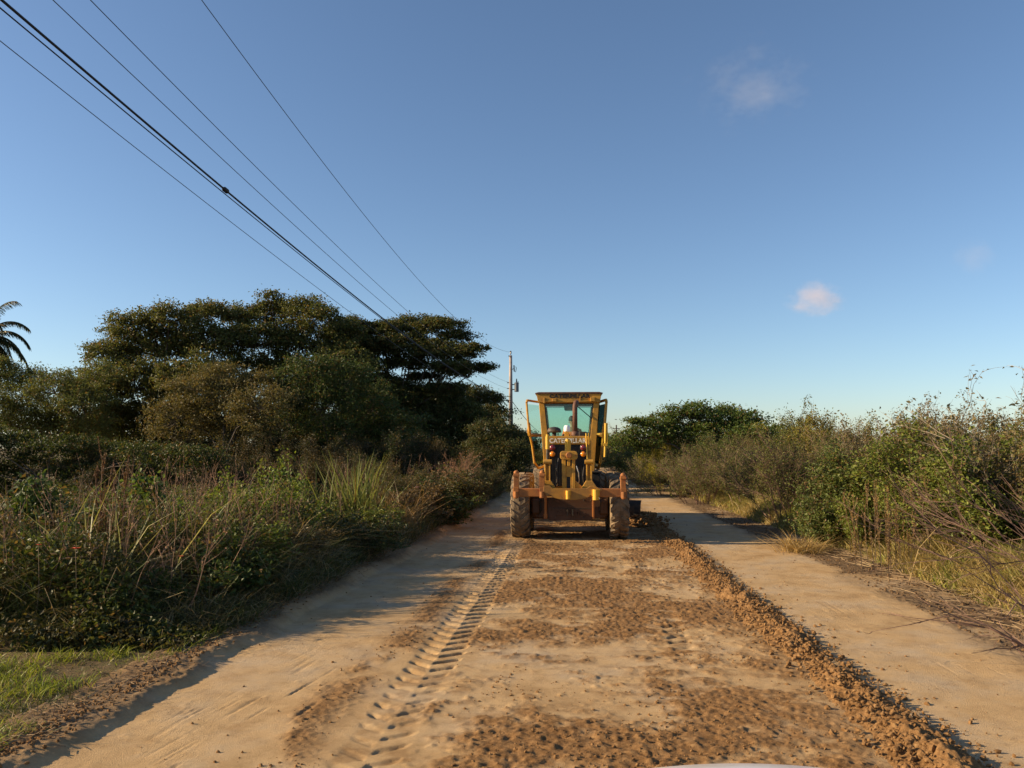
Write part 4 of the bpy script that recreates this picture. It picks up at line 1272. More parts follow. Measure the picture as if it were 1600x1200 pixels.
# rear plate and belly (dark brown, dirty)
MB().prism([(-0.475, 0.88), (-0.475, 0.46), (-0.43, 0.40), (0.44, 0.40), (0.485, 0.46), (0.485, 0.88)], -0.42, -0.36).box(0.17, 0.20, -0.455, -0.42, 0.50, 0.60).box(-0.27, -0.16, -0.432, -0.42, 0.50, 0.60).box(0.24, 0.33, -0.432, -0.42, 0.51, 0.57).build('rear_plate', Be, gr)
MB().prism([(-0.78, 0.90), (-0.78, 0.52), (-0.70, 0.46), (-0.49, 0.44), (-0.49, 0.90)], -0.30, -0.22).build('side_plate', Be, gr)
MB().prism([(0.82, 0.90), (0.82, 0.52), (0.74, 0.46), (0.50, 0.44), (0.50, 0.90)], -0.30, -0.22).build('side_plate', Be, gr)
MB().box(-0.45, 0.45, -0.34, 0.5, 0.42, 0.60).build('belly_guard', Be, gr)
m = MB()
for x in (-0.44, -0.30, 0.30, 0.45):
    for z_ in (0.83, 0.47): m.lathe([(0.0, -0.435), (0.014, -0.433), (0.016, -0.42), (0.0, -0.42)], (x, 0, z_), 'y', 8)
m.box(-0.44, 0.45, -0.426, -0.418, 0.655, 0.667).box(-0.44, -0.432, -0.426, -0.418, 0.47, 0.655)
m.box(-0.06, -0.03, -0.52, -0.42, 0.50, 0.64).box(0.05, 0.08, -0.52, -0.42, 0.50, 0.64)
m.build('tow_hitch', St, gr, 0.003)
MB().tube([(-0.62, -0.30, 0.92), (-0.64, -0.36, 0.80), (-0.60, -0.34, 0.62), (-0.66, -0.30, 0.50)], 0.014, 8).build('hydraulic_hose', Bk, gr, 0)
MB().tube([(0.62, -0.30, 0.92), (0.66, -0.36, 0.78), (0.63, -0.34, 0.60), (0.70, -0.28, 0.50)], 0.014, 8).build('hydraulic_hose', Bk, gr, 0)
MB().tube([(0.30, -0.9, 1.12), (0.27, -0.93, 1.35), (0.31, -0.84, 1.6), (0.38, -0.78, 1.72)], 0.013, 8).build('hydraulic_hose', Bk, gr, 0)
MB().tube([(-0.22, -0.86, 1.72), (-0.27, -0.9, 1.5), (-0.24, -0.86, 1.25), (-0.3, -0.8, 1.12)], 0.013, 8).build('hydraulic_hose', Bk, gr, 0)
MB().tube([(-0.51, -0.46, 0.93), (-0.51, -0.46, 0.50)], 0.030, 10).tube([(-0.51, -0.46, 0.54), (-0.51, -0.46, 0.44)], 0.042, 10).build('drain_pipe', Ru, gr, 0)
MB().box(0.475, 0.52, -0.45, -0.36, 0.44, 0.92).build('plate_rib', Ru, gr)
# ripper beam
MB().box(-1.15, 1.155, -1.20, -1.07, 0.945, 1.112).build('ripper_beam', Ru, gr, 0.012)
def shank(x, z0, z1, r=0.05):
    m = MB()
    m.box(x - r, x + r, -1.17, -1.02, z0 + 0.16, z1 - 0.06)
    m.box(x - r - 0.012, x + r + 0.012, -1.205, -1.0, z1 - 0.13, z1 - 0.085)
    m.lathe([(0.0, z1), (0.035, z1 - 0.01), (0.055, z1 - 0.04), (0.055, z1 - 0.07), (0.0, z1 - 0.07)], (x, -1.10, 0), 'z', 12)
    m.box(x - r - 0.006, x + r + 0.006, -1.225, -1.20, 0.93, 1.13)
    m.tube([(x, -1.235, 0.94), (x, -1.235, z0 + 0.02)], [0.055, 0.042], 12)
    m.tube([(x - 0.0, -1.21, 1.05), (x, -1.21, 0.92)], 0.05, 12)
    return m.build('ripper_shank', Ru, gr, 0.006)
shank(-1.085, 0.89, 1.475); shank(-0.555, 0.90, 1.48); shank(1.083, 0.885, 1.43)
def pin(x, z0, z1, r):
    return MB().tube([(x, -1.255, z0), (x, -1.255, z1)], r, 14).box(x - r * 1.3, x + r * 1.3, -1.24, -1.205, z0 + 0.08, z1).build('hinge_pin', Yc, gr, 0)
pin(-0.03, 0.905, 1.075, 0.045); pin(0.525, 0.89, 1.10, 0.062)
# lower bowl plate with a scooped lower edge
poly = [(-0.52, 1.17), (-0.40, 1.17), (-0.33, 1.115), (0.34, 1.115), (0.42, 1.17), (0.50, 1.17), (0.66, 1.09), (0.50, 0.96)]
arc = [(0.40 * math.cos(t) + 0.015, 0.985 - 0.10 * math.sin(t)) for t in [math.pi * k / 10 for k in range(11)]]
MB().prism(poly + arc + [(-0.46, 0.96), (-0.53, 1.06)], -1.232, -1.203).build('ripper_bracket', M['grimy_yellow'], gr, 0.006)
# twin lift arms with knuckles
for x in (-0.455, 0.40):
    m = MB()
    m.prism([(x - 0.055, 1.12), (x - 0.05, 1.66), (x - 0.02, 1.72), (x + 0.03, 1.72), (x + 0.06, 1.66), (x + 0.065, 1.12)], -0.86, -0.80)
    m.box(x - 0.055, x - 0.025, -0.92, -0.86, 1.14, 1.60).box(x + 0.035, x + 0.065, -0.92, -0.86, 1.14, 1.60)
    m.tube([(x - 0.085, -0.90, 1.645), (x + 0.095, -0.90, 1.645)], 0.05, 14)
    m.prism([(x - 0.16, 1.10), (x - 0.06, 1.26), (x + 0.07, 1.26), (x + 0.18, 1.10)], -0.97, -0.80)
    m.build('lift_arm', Yl, gr, 0.006)
# left hydraulic cylinder, right thin rod
MB().tube([(-0.45, -0.86, 1.905), (-0.45, -0.86, 2.17)], 0.042, 14).tube([(-0.45, -0.86, 2.165), (-0.45, -0.86, 2.21)], 0.032, 12).build('lift_cylinder', Yc, gr, 0)
MB().tube([(-0.45, -0.86, 1.65), (-0.45, -0.86, 1.91)], 0.030, 12).build('cylinder_rod', St, gr, 0)
MB().tube([(0.372, -0.80, 1.68), (0.352, -0.74, 2.235)], 0.014, 8).build('guide_rod', Yc, gr, 0)
# centre mast: cylinder, eared plate with bolt, hollow post with slot
MB().tube([(-0.03, -0.78, 1.80), (-0.03, -0.78, 2.085)], 0.062, 16).tube([(-0.03, -0.78, 2.085), (-0.03, -0.78, 2.12)], 0.045, 16).build('mast_cylinder', Yc, gr, 0)
pr = [(-0.19, 1.735), (-0.17, 1.70), (-0.13, 1.688), (0.11, 1.688), (0.15, 1.70), (0.17, 1.735), (0.17, 1.82), (0.15, 1.855), (0.11, 1.868), (-0.13, 1.868), (-0.17, 1.855), (-0.19, 1.82)]
pl_ = MB().prism(pr, -0.92, -0.86).build('eared_plate', Yl, gr, 0.01)
MB().lathe([(0.0, -0.965), (0.05, -0.965), (0.062, -0.95), (0.062, -0.918), (0.0, -0.918)], (-0.01, 0, 1.78), 'y', 18).lathe([(0, -0.93), (0.018, -0.93), (0.018, -0.918), (0, -0.918)], (-0.15, 0, 1.778), 'y', 10).lathe([(0, -0.93), (0.018, -0.93), (0.018, -0.918), (0, -0.918)], (0.13, 0, 1.778), 'y', 10).build('bolt', Ru, pl_, 0)
m = MB()
m.box(-0.155, -0.075, -0.88, -0.78, 1.10, 1.688)
m.box(0.055, 0.12, -0.88, -0.78, 1.10, 1.688)
m.box(-0.075, 0.055, -0.86, -0.80, 1.335, 1.56)
m.box(-0.045, 0.02, -0.88, -0.80, 1.56, 1.688)
m.prism([(-0.075, 1.335), (-0.075, 1.10), (-0.058, 1.10), (-0.058, 1.335)], -0.87, -0.80)
m.prism([(0.018, 1.335), (0.018, 1.10), (0.055, 1.10), (0.055, 1.335)], -0.87, -0.80)
m.prism([(0.12, 1.10), (0.30, 1.10), (0.12, 1.26)], -0.86, -0.80)
m.build('mast_post', Yl, gr, 0.006)
MB().box(-0.058, 0.018, -0.83, -0.80, 1.10, 1.335).build('mast_slot', Bk, gr, 0)
# engine compartment
MB().prism([(-0.47, 1.05), (-0.47, 2.10), (-0.42, 2.165), (0.42, 2.165), (0.47, 2.10), (0.47, 1.05)], -0.28, 2.55).build('engine_hood', Yl, gr, 0.02)
m = MB()
m.box(-0.42, 0.40, -0.34, -0.285, 1.12, 2.0)
for k in range(17):
    x = -0.40 + 0.05 * k
    m.box(x - 0.006, x + 0.006, -0.362, -0.34, 1.13, 1.99)
for k in range(5): m.box(-0.42, 0.40, -0.358, -0.34, 1.22 + 0.17 * k, 1.235 + 0.17 * k)
m.build('radiator_grille', Bk, gr, 0)
for x0, x1 in ((-0.47, -0.421), (0.401, 0.45)): MB().box(x0, x1, -0.37, -0.283, 1.06, 2.0).build('grille_frame', Yl, gr, 0.008)
hd = MB().prism([(-0.50, 2.005), (-0.50, 2.15), (-0.47, 2.185), (0.43, 2.185), (0.455, 2.15), (0.455, 2.005)], -0.40, -0.27).build('hood_header', Yl, gr, 0.012)
lettering('CATERPILLAR', 0.135, 0.78, M['letter_white'], hd, (-0.03, -0.407, 2.083), bold=0.004)
MB().box(0.40, 0.422, -0.46, -0.41, 1.99, 2.25).build('marker_rod', Yc, gr, 0)
def lamp(name, x, z, mat, r=0.065):
    h = MB().lathe([(0.0, -0.37), (r * 1.12, -0.37), (r * 1.12, -0.425), (r, -0.43), (0, -0.43)], (x, 0, z), 'y', 20).build(name, Bk, gr, 0)
    MB().lathe([(0.0, -0.462), (r * 0.5, -0.458), (r * 0.85, -0.446), (r * 0.98, -0.431), (0.0, -0.431)], (x, 0, z), 'y', 20).build('lens', mat, h, 0, True)
for x in (-0.355, 0.30):
    lamp('tail_light', x, 1.935, M['red_lens']); lamp('turn_signal', x, 1.80, M['amber_lens'], 0.06)
# hoses beside the mast
MB().tube([(0.16, -0.66, 1.10), (0.20, -0.72, 1.25), (0.19, -0.68, 1.42), (0.15, -0.6, 1.55)], 0.013, 8).build('hydraulic_hose', M['chrome'], gr, 0)
MB().tube([(-0.27, -0.6, 1.14), (-0.25, -0.66, 1.30), (-0.26, -0.6, 1.40)], 0.016, 8).build('hydraulic_hose', M['chrome'], gr, 0)
# on the hood
bc = MB().box(-0.10, 0.00, 0.20, 0.32, 2.16, 2.28).tube([(-0.05, 0.26, 2.16), (-0.05, 0.26, 2.30)], 0.035, 12).build('beacon_mount', Yl, gr)
MB().lathe([(0.0, 2.29), (0.062, 2.29), (0.07, 2.31), (0.066, 2.40), (0.045, 2.43), (0.0, 2.435)], (-0.05, 0.26, 0), 'z', 20).build('beacon_lamp', M['white'], bc, 0, True)
MB().tube([(-0.34, 0.8, 2.14), (-0.34, 0.8, 2.30)], 0.05, 14).lathe([(0.0, 2.28), (0.15, 2.28), (0.165, 2.31), (0.14, 2.37), (0.08, 2.405), (0.0, 2.415)], (-0.34, 0.8, 0), 'z', 22).build('air_precleaner', M['dark_steel'], gr, 0, True)
MB().tube([(0.14, 1.3, 2.14), (0.14, 1.3, 2.32)], 0.085, 16).tube([(0.14, 1.3, 2.30), (0.14, 1.3, 2.82), (0.145, 1.31, 2.93), (0.165, 1.38, 3.0), (0.18, 1.46, 3.01)], 0.058, 16).build('exhaust_pipe', M['rust_pipe'], gr, 0, True)
MB().box(-0.16, 0.02, 1.0, 1.5, 2.155, 2.25).box(0.24, 0.42, 1.6, 2.3, 2.155, 2.32).build('engine_cover_box', Bk, gr, 0.02)

# cab ------------------------------------------------------------------
CB, CF = 3.05, 4.60                 # rear and front of the cab
def hw(z): return np.interp(z, [1.30, 2.2, 3.10, 3.40], [0.63, 0.70, 0.775, 0.80])
def whw(z): return np.interp(z, [2.22, 3.07], [0.545, 0.635])
cab_z0 = 1.22
def cab_frame(y0, y1, name):
    m = MB()
    for sx in (-1, 1):              # pillars either side of the window
        poly = [(sx * hw(cab_z0), cab_z0), (sx * hw(2.2), 2.2), (sx * hw(3.08), 3.08), (sx * whw(3.08), 3.08), (sx * whw(2.22), 2.22), (sx * 0.545, cab_z0)]
        m.prism(poly, y0, y1)
    m.prism([(-hw(3.08), 3.081), (-hw(3.37), 3.335), (hw(3.37), 3.335), (hw(3.08), 3.081)], y0, y1)
    m.prism([(-0.544, cab_z0), (-0.544, 2.215), (0.544, 2.215), (0.544, cab_z0)], y0 + 0.004, y1 - 0.004)
    return m.build(name, Yl, gr, 0.01)
rear = cab_frame(CB, CB + 0.07, 'cab_rear_frame')
front = cab_frame(CF, CF + 0.06, 'cab_front_frame')
def window(name, y, parent):
    g0 = [(-whw(2.23), 2.225), (whw(2.23), 2.225), (whw(3.06), 3.072), (-whw(3.06), 3.072)]
    o = MB().prism(g0, y, y + 0.008).build(name, M['glass'], parent, 0)
    m = MB(); k = len(g0)
    inn = [(x * 0.955, 2.65 + (z - 2.65) * 0.955) for x, z in g0]
    for i in range(k):
        j = (i + 1) % k
        m.prism([g0[i], g0[j], inn[j], inn[i]], y - 0.012, y + 0.02)
    m.build('window_seal', Bk, o, 0)
    return o
window('rear_window', CB + 0.02, gr); window('front_window', CF + 0.02, gr)
MB().prism([(-0.865, 3.318), (-0.875, 3.345), (-0.78, 3.368), (0.78, 3.368), (0.875, 3.345), (0.865, 3.318)], CB - 0.07, CF + 0.12).build('cab_roof', M['rust_pipe'], gr, 0.01)
fs = MB().prism([(-0.795, 3.10), (-0.835, 3.313), (0.835, 3.313), (0.795, 3.10)], CB - 0.05, CB - 0.004).build('roof_fascia', Yl, gr, 0.008)
lettering('CATERPILLAR', 0.115, 1.06, M['letter_black'], fs, (0.03, CB - 0.056, 3.255), bold=0.007)
MB().box(-0.66, -0.61, CB - 0.10, CB - 0.05, 3.08, 3.22).box(-0.62, -0.34, CB - 0.09, CB - 0.05, 3.115, 3.15).box(-0.42, -0.32, CB - 0.12, CB - 0.05, 3.12, 3.20).build('lamp_bracket', Yl, gr, 0.006)
MB().box(0.28, 0.30, CB - 0.09, CB - 0.05, 3.12, 3.26).box(0.28, 0.64, CB - 0.09, CB - 0.05, 3.12, 3.14).box(0.55, 0.66, CB - 0.12, CB - 0.05, 3.12, 3.23).build('lamp_bracket', Yl, gr, 0.006)
MB().tube([(0.17, CB - 0.015, 3.04), (0.59, CB - 0.015, 2.68)], 0.011, 8).build('wiper', Bk, gr, 0)
# roof skin, floor and the lower side panels
for sx in (-1, 1):
    m = MB()
    x0, x1 = sx * 0.60, sx * 0.635
    m.box(min(x0, x1), max(x0, x1), CB + 0.07, CF, cab_z0, 1.60)
    m.build('side_panel', Yl, gr, 0.006)
    m = MB()
    m.prism([(sx * (hw(3.1) - 0.06), 3.09), (sx * (hw(3.35) - 0.02), 3.35), (sx * hw(3.35) * 0.93, 3.35), (sx * hw(3.1) * 0.9, 3.09)], CB + 0.07, CF)
    m.build('roof_rail', Yl, gr, 0.006)
MB().box(-0.6, 0.6, CB + 0.07, CF, cab_z0, 1.32).build('cab_floor', Yl, gr, 0.006)
def door(name, hx, hy, ang, sx, gmat, thick=1.15):
    """door leaf in its own plane: hinge edge at (hx,hy), opens by ang"""
    root = MB()
    L = 1.05
    dx, dy = math.sin(ang) * sx, -math.cos(ang)          # from hinge towards the rear and outwards
    def lean(z): return sx * (hw(z) - hw(3.1))
    def P(t, z, off=0.0): return (hx + dx * L * t + lean(z) + off * dy * -1, hy + dy * L * t + off * dx, z)
    outer = [(0, 1.45), (0.55, 1.40), (0.80, 1.55), (0.86, 2.0), (1.0, 2.35), (1.0, 3.10), (0.94, 3.17), (0, 3.17)]
    inner_u = [(0.07, 2.32), (0.92, 2.32), (0.93, 3.07), (0.07, 3.08)]
    inner_l = [(0.07, 1.55), (0.55, 1.50), (0.72, 1.62), (0.78, 2.0), (0.86, 2.22), (0.07, 2.22)]
    m = MB()
    def bar(a, b, w=0.045):
        m.tube([P(*a), P(*b)], w * 0.6 * thick, 6)
    n = len(outer)
    for i in range(n): bar(outer[i], outer[(i + 1) % n])
    bar((0.02, 2.27), (0.95, 2.27), 0.07)
    o = m.build(name, Yl, gr, 0)
    for poly in (inner_u, inner_l):
        g_ = MB()
        A = [g_.bm.verts.new(P(t, z, 0.004)) for t, z in poly]; B = [g_.bm.verts.new(P(t, z, -0.004)) for t, z in poly]
        g_.bm.faces.new(A); g_.bm.faces.new(B[::-1])
        for i in range(len(poly)):
            j = (i + 1) % len(poly); g_.bm.faces.new([A[i], B[i], B[j], A[j]])
        g_.build('door_window', gmat, o, 0)
    q = P(0.97, 2.42)
    MB().prism([(q[0] - 0.02, 2.22), (q[0] - 0.06, 2.36), (q[0] - 0.03, 2.54), (q[0] + 0.02, 2.60), (q[0] + 0.05, 2.36)], q[1] - 0.02, q[1] + 0.05).build('latch_plate', Yl, o, 0.006)
    return o
door('cab_door', -0.775, 4.15, R(18), -1, M['glass'])
door('cab_door', 0.80, 4.15, R(9), 1, M['dark_glass'], 1.4)
# yellow lift cylinder standing to the right of the cab
MB().tube([(0.905, 3.0, 1.70), (0.925, 3.0, 2.12)], 0.030, 12).tube([(0.925, 3.0, 2.10), (0.94, 3.0, 2.56)], 0.036, 12).box(0.955, 0.985, 2.97, 3.03, 2.0, 2.57).box(0.87, 0.97, 2.96, 3.04, 1.98, 2.05).build('blade_lift_cylinder', Yc, gr, 0)
# side steps and tank right and left
MB().box(0.50, 0.78, 2.75, 4.2, 0.95, 1.30).box(0.52, 0.80, 2.70, 3.0, 1.30, 1.34).build('fuel_tank', Bk, gr, 0.02)
MB().box(-0.78, -0.50, 2.75, 4.2, 0.95, 1.20).build('battery_box', Be, gr, 0.02)
# inside the cab
st_ = MB().box(-0.24, 0.24, 3.72, 4.16, 1.78, 1.92).build('driver_seat', M['seat'], gr, 0.03)
MB().box(-0.22, 0.22, 3.62, 3.72, 1.88, 2.22).build('seat_back', M['seat'], st_, 0.03)
MB().tube([(0, 3.9, 1.32), (0, 3.9, 1.78)], 0.08, 12).build('seat_post', Bk, st_, 0)
MB().tube([(0.0, 4.58, 1.32), (0.0, 4.42, 2.05)], 0.05, 10).box(-0.25, 0.25, 4.38, 4.50, 1.95, 2.12).build('control_console', Bk, gr, 0.02)
MB().lathe([(0.17, 0.0), (0.185, 0.012), (0.20, 0.0), (0.185, -0.012), (0.17, 0.0)], (0.0, 4.34, 2.16), 'z', 24).tube([(-0.17, 4.34, 2.16), (0.17, 4.34, 2.16)], 0.01, 6).build('steering_wheel', Bk, gr, 0)
for x in (-0.36, -0.30, 0.30, 0.36, 0.42): MB().tube([(x, 4.42, 1.9), (x, 4.32, 2.30)], 0.009, 6).tube([(x, 4.32, 2.29), (x, 4.315, 2.33)], 0.018, 8).build('control_lever', Bk, gr, 0)
mr = MB().prism([(-0.13, 3.10), (-0.13, 2.98), (-0.10, 2.945), (0.12, 2.945), (0.12, 3.10)], 4.30, 4.34).build('inside_mirror', Bk, gr, 0.006)
MB().box(-0.055, 0.10, 4.292, 4.299, 2.965, 3.05).build('mirror_glass', M['mirror'], mr, 0)
MB().box(0.40, 0.62, 3.4, 4.2, 2.0, 2.34).build('side_locker', Bk, gr, 0.03)
# front frame, circle, blade, front axle
MB().box(-0.16, 0.16, 4.66, 6.2, 1.25, 1.55).prism([(4.6, 1.05), (4.6, 1.55), (6.3, 1.35), (6.3, 0.9)], -0.14, 0.14, 'x').box(-0.45, 0.45, 2.55, 4.7, 0.95, 1.215).build('main_frame', Yl, gr, 0.02)
MB().lathe([(0.60, 0.62), (0.74, 0.62), (0.74, 0.74), (0.60, 0.74), (0.60, 0.62)], (0.1, 4.1, 0), 'z', 36).prism([(-0.5, 4.4), (0.7, 4.4), (0.15, 6.3), (-0.05, 6.3)], 0.66, 0.78, 'z').build('blade_circle', Yl, gr, 0)
MB().box(-0.9, 0.9, 5.78, 6.02, 0.55, 0.75).tube([(-0.95, 5.9, 0.68), (0.95, 5.9, 0.68)], 0.09, 12).build('front_axle', Yl, gr, 0.01)
# moldboard: curved, set slantwise, its right end trailing soil
m = MB()
ang = R(22)
ca, sa = math.cos(ang), math.sin(ang)
prof = [(0.16 * math.sin(t) * 1.0 - 0.02, 0.30 - 0.30 * math.cos(t) * 1.0) for t in [R(20 + 14 * k) for k in range(11)]]
outer = [(u, w) for u, w in prof]; inner = [(u + 0.03, w) for u, w in prof][::-1]
A, B = [], []
for x, dst in ((-1.45, A), (1.95, B)):
    for u, w in outer + inner:
        dst.append(m.bm.verts.new((0.05 + x * ca + u * sa * -1, 4.05 - x * sa - u * ca, w + 0.01)))
n = len(A); m.bm.faces.new(A); m.bm.faces.new(B[::-1])
for i in range(n): m.bm.faces.new([A[i], B[i], B[(i + 1) % n], A[(i + 1) % n]])
m.build('blade', St, gr, 0)

# ------------------------------------------------------------------ the driver
def person():
    root_loc = (GX + 0.02, GY + 3.9, 0)
    root = empty('person', (root_loc[0], root_loc[1], 1.92))
    tag(root, 'driver in an orange vest and black cap seated inside the grader cab', 'person')
    J = [(0, 0, 0.05, .15), (0, 0.0, 0.20, .15), (0, -0.01, 0.36, .165), (0, 0.0, 0.50, .12), (0, 0.01, 0.56, .055), (0, 0.02, 0.62, .055), (0, 0.03, 0.72, .088), (0, 0.025, 0.79, .075)]
    E = [(i, i + 1) for i in range(7)]
    def chain(start, pts):
        p = start
        for q in pts:
            J.append(q); E.append((p, len(J) - 1)); p = len(J) - 1
        return p
    for sx in (-1, 1):
        hip = chain(0, [(sx * 0.10, 0.04, 0.03, .10), (sx * 0.15, 0.40, 0.06, .075), (sx * 0.16, 0.46, -0.36, .05)])
        chain(hip, [(sx * 0.16, 0.58, -0.46, .04)])
        wr = chain(3, [(sx * 0.19, 0.0, 0.47, .062), (sx * 0.25, 0.12, 0.24, .048), (sx * 0.18, 0.36, 0.29, .032), (sx * 0.17, 0.42, 0.305, .030)])
        for k in range(4):
            chain(wr, [(sx * (0.145 + 0.018 * k), 0.49 - 0.006 * abs(k - 1), 0.325, .0095), (sx * (0.145 + 0.018 * k), 0.50, 0.295, .008)])
        chain(wr, [(sx * 0.125, 0.44, 0.315, .010), (sx * 0.115, 0.47, 0.33, .009)])
    def skin(name, J, E, mat, parent, sub=1):
        me = bpy.data.meshes.new(name)
        me.from_pydata([j[:3] for j in J], E, [])
        o = link(name, me, mat, parent)
        md = o.modifiers.new('skin', 'SKIN'); md.use_smooth_shade = True
        for sv_, j in zip(me.skin_vertices[0].data, J): sv_.radius = (j[3], j[3]); sv_.use_root = False
        me.skin_vertices[0].data[0].use_root = True
        o.modifiers.new('sub', 'SUBSURF').levels = sub
        o.modifiers['sub'].render_levels = sub
        return o
    skin('body', J, E, M['skin'], root)
    V = [(0, 0, 0.04, .17), (0, 0.0, 0.20, .17), (0, -0.01, 0.36, .185), (0, 0.0, 0.50, .135), (0, .01, .545, .07)]
    EV = [(0, 1), (1, 2), (2, 3), (3, 4)]
    for sx in (-1, 1):
        V.append((sx * 0.19, 0.0, 0.47, .075)); EV.append((3, len(V) - 1))
        V.append((sx * 0.25, 0.12, 0.25, .060)); EV.append((len(V) - 2, len(V) - 1))
        V.append((sx * 0.19, 0.33, 0.285, .045)); EV.append((len(V) - 2, len(V) - 1))
    skin('vest', V, EV, M['orange_cloth'], root)
    T = [(0, 0, 0.0, .165), (0, 0, 0.10, .15)]
    ET = [(0, 1)]
    for sx in (-1, 1):
        for p in [(sx * 0.10, 0.04, 0.03, .112), (sx * 0.15, 0.40, 0.06, .087), (sx * 0.16, 0.46, -0.34, .062)]:
            T.append(p); ET.append((0 if p[1] == 0.04 else len(T) - 2, len(T) - 1))
    skin('trousers', T, ET, M['trousers'], root)
    MB().lathe([(0.0, 0.875), (0.05, 0.868), (0.088, 0.83), (0.102, 0.77), (0.103, 0.735), (0.0, 0.735)], (0, 0.028, 0), 'z', 20).box(-0.07, 0.07, 0.10, 0.20, 0.752, 0.765).build('cap', M['cap_cloth'], root, 0.004)
    MB().lathe([(0.0, 0.0), (0.012, 0.0), (0.018, 0.02), (0.0, 0.03)], (0, 0.118, 0.675), 'z', 8).box(-0.03, 0.03, 0.105, 0.115, 0.64, 0.648).build('face', M['skin'], root, 0)
    for sx in (-1, 1):
        MB().lathe([(0.0, -0.01), (0.02, -0.008), (0.03, 0.0), (0.02, 0.01), (0.0, 0.012)], (sx * 0.092, 0.02, 0.70), 'x', 10).build('ear', M['skin'], root, 0)
        MB().lathe([(0.0, 0.108), (0.012, 0.110), (0.0, 0.118)], (sx * 0.032, 0, 0.715), 'y', 8).build('eye', M['cap_cloth'], root, 0)
person()

# ------------------------------------------------------------------ utility pole and wires
PY = 57.0
pt_ = at(798, 548, PY); PX = pt_.x; PT = pt_.z
def pz(py): return at(798, py, PY).z
po = empty('utility_pole', (PX, PY, 0)); tag(po, 'weathered utility pole with a small transformer standing beyond the dark grove', 'utility pole')
MB().tube([(0, 0, pz(648)), (0, 0, PT - 0.35)], [0.15, 0.105], 12).build('pole', M['pole'], po, 0, True)
MB().tube([(0, 0, -0.2), (0, 0, pz(648))], [0.185, 0.165], 12).build('pole_foot', M['pole_dark'], po, 0, True)
MB().tube([(0, 0, PT - 0.38), (0, 0, PT)], 0.03, 8).lathe([(0.0, PT - 0.22), (0.07, PT - 0.2), (0.05, PT - 0.12), (0.07, PT - 0.06), (0.0, PT)], (0, 0, 0), 'z', 10).build('top_insulator', M['ceramic'], po, 0)
MB().box(-0.14, -0.08, -0.2, -0.1, PT - 0.46, PT - 0.36).build('top_clamp', M['wire'], po, 0)
zc = pz(576)
MB().tube([(0.1, 0, zc - 0.06), (0.26, -0.02, zc + 0.02)], 0.025, 8).tube([(0.24, -0.02, zc + 0.24), (0.26, -0.03, zc - 0.2)], 0.045, 8).tube([(0.26, -0.03, zc - 0.2), (0.36, -0.03, zc - 0.26), (0.42, -0.03, zc + 0.05), (0.36, -0.03, zc + 0.14)], 0.022, 8).build('fuse_cutout', M['ceramic'], po, 0)
zt = pz(605)
tr_ = MB().lathe([(0.0, zt - 0.34), (0.15, zt - 0.34), (0.16, zt - 0.30), (0.16, zt + 0.25), (0.175, zt + 0.27), (0.175, zt + 0.30), (0.10, zt + 0.34), (0.0, zt + 0.35)], (0.43, 0, 0), 'z', 20).build('transformer', M['transformer'], po, 0)
MB().tube([(0.43, 0, zt + 0.33), (0.43, 0, zt + 0.62)], [0.06, 0.035], 8).tube([(0.52, 0.05, zt + 0.3), (0.55, 0.05, zt + 0.42)], 0.03, 8).build('bushing', M['ceramic'], tr_, 0)
MB().box(0.10, 0.30, -0.04, 0.04, zt + 0.16, zt + 0.22).box(0.10, 0.30, -0.04, 0.04, zt - 0.2, zt - 0.14).build('bracket', M['wire'], tr_, 0)
for q in (598, 607): MB().box(-0.26, -0.11, -0.03, 0.03, pz(q) - 0.03, pz(q) + 0.03).build('side_clamp', M['ceramic'], po, 0)
MB().box(-0.22, -0.12, -0.08, 0.02, pz(627) - 0.1, pz(627) + 0.1).build('cable_clamp', M['wire'], po, 0)

def wire(name, label, endpx, x0, pix, r, mat, y0=1.5, extra=None):
    """hangs in an upright plane from the pole to the previous pole behind the viewer; sag fitted to what is seen of it"""
    e = at(endpx[0], endpx[1], PY)
    slope = (e.x - x0) / (PY - 0.0)
    Ys, Zs = [e.y], [e.z]
    for px, py in pix:
        v = ray(px, py)
        # plane x = x0 + slope*y
        t = x0 / (v.x - slope * v.y)
        Ys.append(v.y * t); Zs.append(CAM_H + v.z * t)
    wgt = np.ones(len(Ys)); wgt[0] = 3
    k = np.polyfit(np.array(Ys), np.array(Zs), 2, w=wgt)
    yy = np.linspace(-6, PY, 70)
    pts = [(x0 + slope * q, q, float(np.polyval(k, q))) for q in yy]
    pts[-1] = tuple(e)
    o = MB().tube(pts, r, 6).build(name, mat, None, 0, True)
    tag(o, label, 'wire')
    return o, pts
GW = 'overhead wires along the left of the road'
_, w1 = wire('overhead_wire', 'highest single wire, running to the top of the utility pole', (798, 550), -6.0, [(315, 0), (400, 117), (500, 248), (600, 372), (695, 480), (748, 529)], 0.007, M['wire_grey'])
wire('overhead_wire', 'second wire from the top, entering the sky at the middle of the left edge group', (797, 598), -6.2, [(140, 0), (300, 160), (500, 358), (574, 430), (643, 492)], 0.006, M['wire_grey'])
wire('overhead_wire', 'thin wire just above the thick black cable', (797, 608), -6.4, [(79, 0), (300, 200), (500, 388), (546, 430), (628, 498)], 0.006, M['wire_grey'])
_, wc = wire('overhead_cable', 'thick black twisted cable, heaviest of the overhead lines', (797, 626), -6.6, [(6, 5), (170, 140), (357, 302), (512, 430), (602, 499), (720, 586)], 0.017, M['wire'])
wire('overhead_wire', 'thin wire running close below the thick black cable', (797, 629), -6.72, [(0, 12), (170, 150), (357, 308), (503, 430), (599, 499), (700, 573)], 0.009, M['wire'])
wire('overhead_wire', 'lowest thin wire, passing behind the crown of the tallest dark tree', (790, 640), -7.6, [(0, 68), (200, 217), (430, 400), (510, 461)], 0.006, M['wire_grey'])
